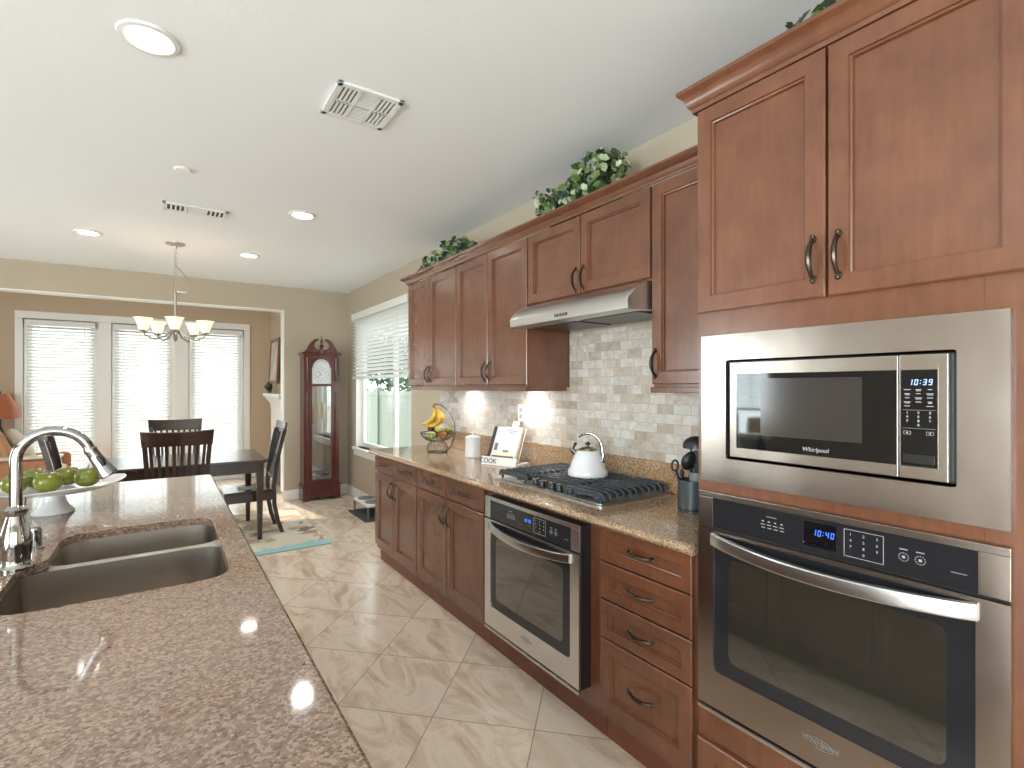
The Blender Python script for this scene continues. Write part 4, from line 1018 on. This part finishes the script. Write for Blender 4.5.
# chandelier
CX, CY = .092, 5.37
ch = thing('chandelier', 'five-arm nickel chandelier with lit bell shades over the dining table', 'chandelier', (CX, CY, 1.84))
obj('ceiling_cap', MB().lathe([(.075, 0), (.074, -.008), (.05, -.016), (.015, -.022), (.01, -.045)], (CX, CY, ZC-.0005), 28), NICKEL, ch)
chn = MB(); z = ZC-.04; k = 0
while z > 2.26:
    off = Vector((0, 0, 0)); pl = k % 2
    chn.tube([(CX+(.008*math.sin(a) if pl else 0), CY+(0 if pl else .008*math.sin(a)), z-.016+.016*math.cos(a)) for a in [2*PI*i/10 for i in range(11)]], .0022, 5); z -= .024; k += 1
obj('chain', chn, NICKEL, ch)
obj('loose_cord', MB().tube([(CX, CY, 2.5), (CX+.06, CY-.04, 2.42), (CX+.11, CY-.07, 2.33), (CX+.08, CY-.05, 2.26), (CX+.015, CY, 2.27)], .0035, 6), NICKEL, ch)
obj('column', MB().lathe([(.004, .43), (.012, .42), (.016, .40), (.010, .37), (.010, .20), (.013, .15), (.022, .12), (.026, .09), (.018, .06), (.012, .04), (.018, .02), (.010, .0), (.001, -.012)], (CX, CY, 1.84), 20), NICKEL, ch)
for i in range(5):
    a = 2*PI*i/5-.356; dd = Vector((math.cos(a), math.sin(a), 0)); c0 = Vector((CX, CY, 0))
    pts = [c0+dd*.012+Vector((0, 0, 2.02)), c0+dd*.03+Vector((0, 0, 1.93)), c0+dd*.08+Vector((0, 0, 1.87)), c0+dd*.15+Vector((0, 0, 1.842)), c0+dd*.18+Vector((0, 0, 1.848)), c0+dd*.228+Vector((0, 0, 1.875)), c0+dd*.235+Vector((0, 0, 1.90))]
    ar = obj('arm', MB().tube(pts, .0065, 8), NICKEL, ch)
    cc_ = c0+dd*.235+Vector((0, 0, 1.90))
    obj('cup', MB().lathe([(.006, -.01), (.026, -.004), (.030, .006), (.026, .014), (.001, .016)], cc_, 20), NICKEL, ar)
    obj('shade', MB().lathe([(.026, .012), (.036, .028), (.043, .052), (.050, .078), (.062, .104), (.072, .114), (.069, .115), (.059, .104), (.047, .078), (.040, .052), (.033, .028), (.022, .016)], cc_, 28, cap0=False, cap1=False), SHADE, ar)
    l = bpy.data.lights.new('bulb', 'POINT'); l.energy = .3; l.color = (1, .85, .65); l.shadow_soft_size = .02
    o = bpy.data.objects.new('bulb_light', l); COL.objects.link(o); o.location = cc_+Vector((0, 0, .11))-ORG[ch]; o.parent = ch

# ------------------------------------------------------------------ dining set
rg = MB(); rg.prism(rpoly([(-1.0, 4.77), (1.27, 4.77), (1.27, 6.4), (-1.0, 6.4)], .01, 2), 'z', .001, .010)
RUG = mat('patterned_rug', (.6, .5, .4), .95)
v = coords(RUG, (1, 1, 1), world=True)
vo = nd(RUG, 'ShaderNodeTexVoronoi', feature='F1'); vo.inputs['Scale'].default_value = 6.5
dn = noise(RUG, v, 3, 2); ad = nd(RUG, 'ShaderNodeVectorMath', operation='ADD'); cb = nd(RUG, 'ShaderNodeCombineXYZ'); lk(RUG, dn, cb.inputs[0]); lk(RUG, v, ad.inputs[0]); lk(RUG, cb.outputs[0], ad.inputs[1]); lk(RUG, ad.outputs[0], vo.inputs['Vector'])
sp = nd(RUG, 'ShaderNodeSeparateColor'); lk(RUG, vo.outputs['Color'], sp.inputs[0])
c = ramp(RUG, sp.outputs[0], [(0, (.58, .52, .42)), (.3, (.62, .56, .46)), (.45, (.50, .35, .22)), (.62, (.60, .55, .45)), (.72, (.22, .17, .16)), (.8, (.62, .56, .46)), (.92, (.42, .22, .18))])
RUG_ramp = [n_ for n_ in RUG.node_tree.nodes if n_.type == 'VALTORGB'][-1]; RUG_ramp.color_ramp.interpolation = 'CONSTANT'
sxyz = nd(RUG, 'ShaderNodeSeparateXYZ'); lk(RUG, v, sxyz.inputs[0])
e_n = nd(RUG, 'ShaderNodeMath', operation='MULTIPLY_ADD'); e_n.inputs[1].default_value = .35; lk(RUG, noise(RUG, v, 7, 2), e_n.inputs[0]); lk(RUG, sxyz.outputs[1], e_n.inputs[2])
lt = nd(RUG, 'ShaderNodeMath', operation='LESS_THAN'); lt.inputs[1].default_value = 5.08; lk(RUG, e_n.outputs[0], lt.inputs[0])
c = mixc(RUG, c, (.28, .46, .46), lt.outputs[0]); lk(RUG, c, bsdf(RUG).inputs['Base Color'])
bump(RUG, noise(RUG, v, 150, 2), .5, .004)
rug = obj('area_rug', rg, RUG); tag(rug, 'patterned rug in cream, teal and brown under the dining table', 'rug')
tb = thing('dining_table', 'dark espresso wooden dining table below the chandelier', 'table', (.115, 5.66, .0105))
TX0, TX1, TY0, TY1 = -.575, .81, 5.19, 6.12
t_ = MB(); rings = []
for ins, z in ((.010, .728), (0, .734), (0, .752), (.006, .760)): rings.append([(x, y, z) for x, y in rpoly([(TX0+ins, TY0+ins), (TX1-ins, TY0+ins), (TX1-ins, TY1-ins), (TX0+ins, TY1-ins)], .03, 3)])
obj('tabletop', t_.loft(rings), ESPRESSO, tb)
a_p = MB()
for q in ((TX0+.09, TX1-.09, TY0+.045, TY0+.065), (TX0+.09, TX1-.09, TY1-.065, TY1-.045), (TX0+.045, TX0+.065, TY0+.09, TY1-.09), (TX1-.065, TX1-.045, TY0+.09, TY1-.09)): a_p.box(*q, .635, .728, .002)
obj('apron', a_p, ESPRESSO, tb)
for x in (TX0+.065, TX1-.065):
    for y in (TY0+.065, TY1-.065):
        lg = MB(); lg.loft([[(x+s*a, y+s*b_, z) for a, b_ in ((-1, -1), (1, -1), (1, 1), (-1, 1))] for z, s in ((.0108, .018), (.35, .025), (.62, .032), (.728, .034))]); obj('leg', lg, ESPRESSO, tb)
def make_chair(label):
    t_ = thing('dining_chair', label, 'chair', (0, 0, 0), 'slat-back dining chairs round the table')
    s = MB(); s.loft([[(x, y, z) for x, y in rpoly([(-.225-i, .225), (-.20, -.21), (.20, -.21), (.225+i, .225)], .03, 4)] for z, i in ((.405, -.004), (.412, 0), (.428, 0), (.434, -.004))]); obj('seat', s, ESPRESSO, t_)
    f = MB(); f.box(-.20, .20, .195, .213, .33, .407); f.box(-.185, .185, -.20, -.182, .33, .407); f.box(-.21, -.192, -.19, .2, .33, .407); f.box(.192, .21, -.19, .2, .33, .407); obj('seat_frame', f, ESPRESSO, t_)
    for sx in (-1, 1):
        x = .195*sx
        l = MB(); l.loft([[(x+a*s_, .205+b_*s_, z) for a, b_ in ((-1, -1), (1, -1), (1, 1), (-1, 1))] for z, s_ in ((0, .014), (.405, .019))]); obj('leg', l, ESPRESSO, t_)
        l = MB(); l.loft([[(sx*(.185+e)+a*.016, y+b_*.019, z) for a, b_ in ((-1, -1), (1, -1), (1, 1), (-1, 1))] for z, y, e in ((0, -.275, 0), (.12, -.235, 0), (.28, -.205, 0), (.45, -.20, .0), (.60, -.212, .008), (.8, -.245, .020), (.93, -.275, .028), (1.0, -.292, .032))]); obj('leg', l, ESPRESSO, t_, label='back leg rising into the back post')
    r_ = MB(); rings = []
    for i in range(13):
        t = i/12; x = -.245+.49*t; sg = 4*t*(1-t); y = -.285-.028*sg
        rings.append([(x*(.96), y+.006, .955), (x*.96, y-.012, .955), (x, y-.03, 1.062+.010*(1-sg)), (x, y-.012, 1.066+.010*(1-sg))])
    obj('top_rail', r_.loft(rings), ESPRESSO, t_)
    r_ = MB(); r_.box(-.185, .185, -.215, -.197, .52, .56, .003); obj('lower_rail', r_, ESPRESSO, t_)
    for i in range(8):
        x = -.155+.31*i/7; sg = 1-(x/.19)**2*.9
        sl = MB(); sl.loft([[(x*k_+a*.011, y+b_*.005, z) for a, b_ in ((-1, -1), (1, -1), (1, 1), (-1, 1))] for z, y, k_ in ((.545, -.206, 1), (.7, -.235-.01*sg, 1.06), (.85, -.262-.018*sg, 1.12), (.965, -.285-.024*sg, 1.17))]); obj('slat', sl, ESPRESSO, t_)
    return t_
cr = make_chair('dark slat-back dining chair nearest the island, seen from behind'); cr.location = (.10, 5.10, .0105)
dup(cr, (.115, 6.27, .0105), PI, 'dark slat-back dining chair on the far side of the table, by the glass doors')
dup(cr, (.69, 5.585, .0105), PI/2, 'dark slat-back dining chair at the right end of the table, beside the clock')
dup(cr, (-.50, 5.63, .0105), -PI/2, 'dark slat-back dining chair at the left end of the table, seen behind the faucet')
pp = MB(); pp.box(.60, .74, 5.50, 5.62, .4455, .4515, .001, M=None); tag(obj('folded_paper', pp, PAPER), 'small folded white paper lying on the seat of the right-end chair', 'paper')

# ------------------------------------------------------------------ grandfather clock
gc = thing('grandfather_clock', 'tall mahogany grandfather clock in the corner by the side window', 'clock', (1.66, 6.81, 0))
gx, gf, gb = 1.66, 6.69, 6.90; hw = .215
pl = MB(); pl.box(gx-hw-.022, gx+hw+.022, gf-.02, gb, .17, .195, .006)
ap = [(gx-hw-.015, 0), (gx-hw+.05, 0), (gx-hw+.06, .035), (gx-hw+.10, .055), (gx-.08, .05), (gx-.05, .035), (gx, .03), (gx+.05, .035), (gx+.08, .05), (gx+hw-.10, .055), (gx+hw-.06, .035), (gx+hw-.05, 0), (gx+hw+.015, 0), (gx+hw+.015, .17), (gx-hw-.015, .17)]
pl.prism(ap, 'y', gf-.014, gf+.006); pl.box(gx-hw-.015, gx-hw+.01, gf+.006, gb, 0, .17); pl.box(gx+hw-.01, gx+hw+.015, gf+.006, gb, 0, .17)
pl.box(gx-hw-.006, gx+hw+.006, gf-.005, gb, .195, .215, .006)
obj('plinth', pl, MAHOG, gc)
bd = MB(); z0, z1 = .215, 1.84
bd.box(gx-hw, gx-hw+.085, gf, gf+.03, z0, z1, .003); bd.box(gx+hw-.085, gx+hw, gf, gf+.03, z0, z1, .003)
bd.box(gx-hw, gx-hw+.02, gf+.03, gb, z0, z1); bd.box(gx+hw-.02, gx+hw, gf+.03, gb, z0, z1); bd.box(gx-hw+.02, gx+hw-.02, gb-.012, gb, z0, z1)
bd.box(gx-hw+.085, gx+hw-.085, gf, gf+.03, z0, .25); obj('case', bd, MAHOG, gc)
dr = MB(); dr.box(gx-.135, gx-.115, gf-.006, gf+.01, .235, 1.45, .003); dr.box(gx+.115, gx+.135, gf-.006, gf+.01, .235, 1.45, .003); dr.box(gx-.115, gx+.115, gf-.006, gf+.01, .235, .262, .003); dr.box(gx-.135, gx+.135, gf-.008, gf+.01, 1.44, 1.47, .003)
do = obj('case_door', dr, MAHOG, gc); obj('door_glass', MB().box(gx-.115, gx+.115, gf+.003, gf+.006, .262, 1.44), glass('clock_door_glass', (.95, .95, .95), .28), do, smooth=0)
obj('mirror_back', MB().box(gx-.19, gx+.19, gb-.018, gb-.013, .26, 1.44), mat('dim_mirror', (.55, .6, .62), .05, 1), gc, label='mirrored back panel')
for k, dx in enumerate((-.06, 0, .06)):
    wt = MB(); wt.lathe([(.001, .0), (.022, 0), (.024, .004), (.024, .20), (.020, .206), (.001, .208)], (gx+dx, gf+.10, .96+.03*k), 20); wt.tube([(gx+dx, gf+.10, 1.16+.03*k), (gx+dx, gf+.10, 1.47)], .002, 6)
    obj('weight', wt, BRASS, gc)
pe = MB(); pe.tube([(gx, gf+.15, 1.47), (gx, gf+.15, .62)], .004, 6); pe.lathe([(.001, -.006), (.06, -.004), (.062, 0), (.06, .004), (.001, .006)], (gx, gf+.15, .56), 32, 'y'); obj('pendulum', pe, BRASS, gc)
# hood: arch surround, dial
dz0, dz1 = 1.47, 1.70
ah = MB(); arch = [(gx+.108*math.cos(a), 1.675+.108*math.sin(a)) for a in [PI*k/16 for k in range(17)]]
arch = [(gx+.118, dz0)]+[(gx+.118, 1.675)]+arch[0:]+[(gx-.118, 1.675), (gx-.118, dz0)]
bm = ah.bm; top = [(gx-.135, dz0), (gx-.135, 1.86), (gx+.135, 1.86), (gx+.135, dz0)]
full = top+arch
def lay(y):
    vs = [bm.verts.new((p[0], y, p[1])) for p in full]; f_ = bm.faces.new(vs); return vs
A = lay(gf-.004); B_ = lay(gf+.02)
for i in range(len(A)):
    j = (i+1) % len(A); bm.faces.new((A[i], A[j], B_[j], B_[i]))
obj('dial_surround', ah, MAHOG, gc)
dl = MB(); dl.prism([(gx-.119, dz0), (gx+.119, dz0), (gx+.119, 1.675)]+[(gx+.109*math.cos(a), 1.675+.109*math.sin(a)) for a in [PI*k/16 for k in range(17)]]+[(gx-.119, 1.675)], 'y', gf+.021, gf+.025)
dd_ = obj('dial', dl, SILVER, gc)
nk = MB()
for k in range(12):
    a = k*PI/6; r0, r1 = .078, .098; nk.tube([(gx+r0*math.sin(a), gf+.0195, 1.585+r0*math.cos(a)), (gx+r1*math.sin(a), gf+.0195, 1.585+r1*math.cos(a))], .0028, 4)
nk.tube([(gx+.06*math.cos(a), gf+.0195, 1.585+.06*math.sin(a)) for a in [2*PI*k/24 for k in range(25)]], .0012, 4)
nk.tube([(gx+.055*math.cos(a), gf+.0195, 1.72+.045*math.sin(a)) for a in [PI*k/12 for k in range(13)]], .002, 4)
obj('dial_marks', nk, mat('dial_grey', (.22, .24, .26), .5), dd_)
hn = MB()
for an, ln, r_ in ((math.radians(320), .055, .0035), (math.radians(240), .078, .0028)): hn.tube([(gx, gf+.016, 1.585), (gx+ln*math.sin(an), gf+.016, 1.585+ln*math.cos(an))], [r_, r_*.5], 6)
obj('hands', hn, BLACK, dd_)
hc = MB(); hc.box(gx-hw-.03, gx+hw+.03, gf-.03, gb, 1.84, 1.862, .006); hc.box(gx-hw-.015, gx+hw+.015, gf-.016, gb, 1.825, 1.842, .004)
obj('cornice', hc, MAHOG, gc)
for sg in (-1, 1):
    O_ = [(.235, 1.862), (.205, 1.875), (.18, 1.905), (.155, 1.955), (.12, 2.005), (.08, 2.034), (.04, 2.038)]
    I_ = [(.03, 1.866), (.05, 1.90), (.078, 1.915), (.092, 1.94), (.09, 1.972), (.068, 2.002), (.04, 2.018)]
    def up2(P_): return [(gx+sg*(P_[k//2][0]+(P_[min(k//2+1, 6)][0]-P_[k//2][0])*(k % 2)/2), P_[k//2][1]+(P_[min(k//2+1, 6)][1]-P_[k//2][1])*(k % 2)/2) for k in range(13)]
    pts_o, pts_i = up2(O_), up2(I_)
    m2 = MB(); bmm = m2.bm
    a_ = [[bmm.verts.new((p[0], y, p[1])) for p in pts_o] for y in (gf-.02, gf+.02)]; b2 = [[bmm.verts.new((p[0], y, p[1])) for p in pts_i] for y in (gf-.02, gf+.02)]
    for i in range(12):
        bmm.faces.new((a_[0][i], a_[0][i+1], b2[0][i+1], b2[0][i])); bmm.faces.new((a_[1][i], a_[1][i+1], b2[1][i+1], b2[1][i]))
        bmm.faces.new((a_[0][i], a_[0][i+1], a_[1][i+1], a_[1][i])); bmm.faces.new((b2[0][i], b2[0][i+1], b2[1][i+1], b2[1][i]))
    for i in (0, 12): bmm.faces.new((a_[0][i], a_[1][i], b2[1][i], b2[0][i]))
    bmesh.ops.remove_doubles(bmm, verts=bmm.verts, dist=1e-5)
    obj('swan_neck', m2, MAHOG, gc)
    cl = MB(); x = gx+sg*(hw-.04)
    for zz0, zz1 in ((1.50, 1.80), (.26, .5), (.55, 1.36)):
        cl.lathe([(.017, zz0), (.019, zz0+.02), (.011, zz0+.035), (.013, (zz0+zz1)/2), (.011, zz1-.035), (.019, zz1-.02), (.017, zz1)], (x, gf-.018, 0), 14)
    obj('column', cl, MAHOG, gc)
obj('finial', MB().lathe([(.03, 1.862), (.03, 1.90), (.012, 1.91), (.02, 1.93), (.026, 1.95), (.014, 1.965), (.01, 1.975), (.018, 1.99), (.018, 2.01), (.008, 2.03), (.004, 2.07), (.001, 2.075)], (gx, gf, 0), 18), MAHOG, gc)
obj('pediment_base', MB().box(gx-.17, gx+.17, gf-.008, gf+.012, 1.862, 1.90, .004), MAHOG, gc)
# pet feeder by the cabinets
pf = thing('pet_feeder', 'raised white pet bowl stand on a dark tray beside the far cabinet', 'pet feeder', (1.95, 5.6, 0))
obj('tray', MB().prism(rpoly([(1.76, 5.30), (2.04, 5.30), (2.04, 5.92), (1.76, 5.92)], .02, 3), 'z', .001, .012), mat('dark_mat', (.06, .06, .06), .7), pf)
obj('top', MB().box(1.80, 2.03, 5.36, 5.86, .135, .165, .012), WHITE, pf)
for x in (1.815, 2.015):
    for y in (5.38, 5.84): obj('leg', MB().box(x-.009, x+.009, y-.009, y+.009, .012, .136), GREY, pf)
for y in (5.49, 5.73): obj('bowl', MB().lathe([(.095, .1655), (.098, .172), (.09, .174), (.08, .155+.015), (.001, .168)], (1.915, y, 0), 28), GREY, pf)

# ------------------------------------------------------------------ family room
ORANGE = mat('terracotta_fabric', (.42, .19, .095), .85); bump(ORANGE, noise(ORANGE, coords(ORANGE), 90, 3), .3, .004)
CREAM = mat('cream_fabric', (.68, .6, .5), .85); TANF = mat('tan_fabric', (.50, .27, .14), .9)
ac = thing('armchair', 'terracotta upholstered armchair with cushions in the room beyond', 'armchair', (-1.42, 8.15, 0))
def cush(mb, c, s, M=None, e=2.6):
    N = 16; M = Matrix.Translation(c) @ (M or Matrix())
    bm = mb.bm; tmp = bmesh.new(); bmesh.ops.create_uvsphere(tmp, u_segments=24, v_segments=14, radius=1)
    vm = {}
    for v in tmp.verts:
        p = v.co; q = Vector([math.copysign(abs(p[i])**(2/e), p[i])*s[i] for i in range(3)]); vm[v] = bm.verts.new(M @ q)
    for f in tmp.faces: bm.faces.new([vm[v] for v in f.verts])
    tmp.free(); return mb
obj('base', MB().box(-1.85, -1.0, 7.72, 8.55, .08, .34, .03, 3), ORANGE, ac)
obj('seat_cushion', cush(MB(), (-1.35, 8.17, .43), (.40, .36, .10)), ORANGE, ac)
obj('backrest', cush(MB(), (-1.78, 8.14, .62), (.14, .42, .38), Matrix.Rotation(-.12, 4, 'Y')), ORANGE, ac)
obj('arm', MB().box(-1.80, -.96, 7.70, 7.86, .2, .62, .06, 4), ORANGE, ac); obj('arm', MB().box(-1.80, -.96, 8.42, 8.58, .2, .62, .06, 4), ORANGE, ac)
obj('arm_trim', MB().box(-1.72, -.95, 7.69, 7.87, .622, .655, .012, 3), CREAM, ac)
for x in (-1.8, -1.05):
    for y in (7.77, 8.5): obj('leg', MB().box(x-.025, x+.025, y-.025, y+.025, 0, .08), ESPRESSO, ac)
tag(obj('throw_pillow', cush(MB(), (-1.52, 8.02, .77), (.07, .22, .24), Matrix.Rotation(.3, 4, 'Z') @ Matrix.Rotation(-.35, 4, 'Y')), TANF), 'patterned tan throw pillow standing on the armchair, left one', 'pillow', 'throw pillows on the armchair')
tag(obj('throw_pillow', cush(MB(), (-1.38, 8.24, .74), (.07, .21, .22), Matrix.Rotation(.1, 4, 'Z') @ Matrix.Rotation(-.5, 4, 'Y')), CREAM), 'cream throw pillow leaning in front of the tan one on the armchair', 'pillow', 'throw pillows on the armchair')
lt_ = thing('side_table', 'dark round side table under the orange-shaded lamp', 'table', (-1.78, 8.8, 0))
obj('top', MB().lathe([(.001, .60), (.17, .60), (.175, .615), (.17, .63), (.001, .63)], (-1.66, 8.79, 0), 32), ESPRESSO, lt_); obj('pedestal', MB().lathe([(.12, 0), (.12, .02), (.03, .06), (.025, .5), (.06, .60)], (-1.66, 8.79, 0), 20), ESPRESSO, lt_)
lp = thing('table_lamp', 'lamp with rust-orange shade behind the armchair at the left edge', 'lamp', (-1.66, 8.79, .63))
obj('base', MB().lathe([(.07, .631), (.07, .645), (.025, .66), (.04, .72), (.05, .80), (.03, .90), (.012, .94), (.010, 1.05)], (-1.66, 8.79, 0), 24), BLACK, lp)
obj('shade', MB().lathe([(.175, 1.04), (.165, 1.12), (.13, 1.24), (.085, 1.34), (.08, 1.34), (.125, 1.24), (.16, 1.12), (.17, 1.04)], (-1.66, 8.79, 0), 32, cap0=False, cap1=False), mat('rust_shade', (.42, .13, .05), .6), lp)
obj('finial', MB().lathe([(.004, 1.0), (.004, 1.35), (.012, 1.36), (.001, 1.38)], (-1.66, 8.79, 0), 10), BRONZE, lp)
fp = thing('fireplace_mantel', 'white fireplace mantel on the side wall of the room beyond', 'fireplace', (1.38, 8.0, 0))
obj('shelf', MB().box(1.27, 1.419, 7.4, 8.66, 1.29, 1.335, .008), WHITE_TRIM, fp)
m_ = MB(); m_.prism([(1.419, 1.10), (1.375, 1.10), (1.37, 1.16), (1.34, 1.22), (1.30, 1.26), (1.29, 1.29), (1.419, 1.29)], 'y', 7.45, 8.62); obj('crown_molding', m_, WHITE_TRIM, fp)
obj('surround', MB().box(1.375, 1.419, 7.5, 7.8, 0, 1.1, .004).box(1.375, 1.419, 8.3, 8.58, 0, 1.1, .004).box(1.375, 1.419, 7.8, 8.3, .8, 1.1, .004), WHITE_TRIM, fp)
obj('firebox', MB().box(1.39, 1.4195, 7.8, 8.3, 0, .8), BLACK, fp)
pc = thing('picture_frame', 'framed picture with wooden frame leaning above the mantel', 'picture', (1.38, 8.3, 1.336))
M = Matrix.Translation((1.345, 0, 1.48)) @ Matrix.Rotation(.05, 4, 'Y') @ Matrix.Translation((-1.345, 0, -1.48))
fr_ = MB(); 
for q in ((7.95, 8.62, 1.48, 1.53), (7.95, 8.62, 2.10, 2.15), (7.95, 8.0, 1.53, 2.10), (8.57, 8.62, 1.53, 2.10)): fr_.box(1.34, 1.37, *q, .004, M=M)
obj('frame', fr_, wood('brown_frame', (.2, .09, .04), (.3, .14, .07), .4), pc); cnv = mat('canvas_print', (.5, .45, .38), .6); lk(cnv, ramp(cnv, noise(cnv, coords(cnv), 3, 4), [(.35, (.3, .33, .3)), (.55, (.62, .55, .44)), (.7, (.5, .4, .3))]), bsdf(cnv).inputs['Base Color'])
obj('canvas', MB().box(1.352, 1.36, 8.0, 8.57, 1.53, 2.10, 0, M=M), cnv, pc)
mp = thing('potted_plant', 'small green plant on the end of the white mantel', 'plant', (1.33, 8.5, 1.336)); R_ = random.Random(5)
obj('pot', MB().lathe([(.001, 1.3355), (.03, 1.3355), (.038, 1.39), (.033, 1.39), (.001, 1.385)], (1.335, 8.48, 0), 18), GREY, mp); obj('foliage', foliage(60, [((1.33, 8.47, 1.43), (.05, .09, .06))], .05, R_), LEAFD, mp, smooth=0)
# things across the room that the microwave glass mirrors
sb = thing('sideboard', 'low dark sideboard under the window across the room from the ovens', 'sideboard', (-3.7, 4.1, 0))
obj('body', MB().box(-3.95, -3.55, 3.5, 4.8, .1, .44, .005), ESPRESSO, sb); obj('top', MB().box(-3.97, -3.53, 3.48, 4.82, .44, .465, .004), ESPRESSO, sb)
for x in (-3.92, -3.58):
    for y in (3.54, 4.76): obj('leg', MB().box(x-.02, x+.02, y-.02, y+.02, 0, .1), ESPRESSO, sb)
lp = thing('drum_shade_lamp', 'table lamp with beige drum shade on the sideboard, mirrored in the microwave', 'lamp', (-3.72, 3.75, .466))
obj('base', MB().lathe([(.08, .466), (.08, .48), (.03, .50), (.07, .58), (.075, .64), (.03, .74), (.01, .78), (.01, .86)], (-3.72, 3.75, 0), 24), BLACK, lp)
obj('shade', MB().lathe([(.17, .82), (.155, 1.02), (.15, 1.02), (.165, .82)], (-3.72, 3.75, 0), 32, cap0=False, cap1=False), WARMB, lp)
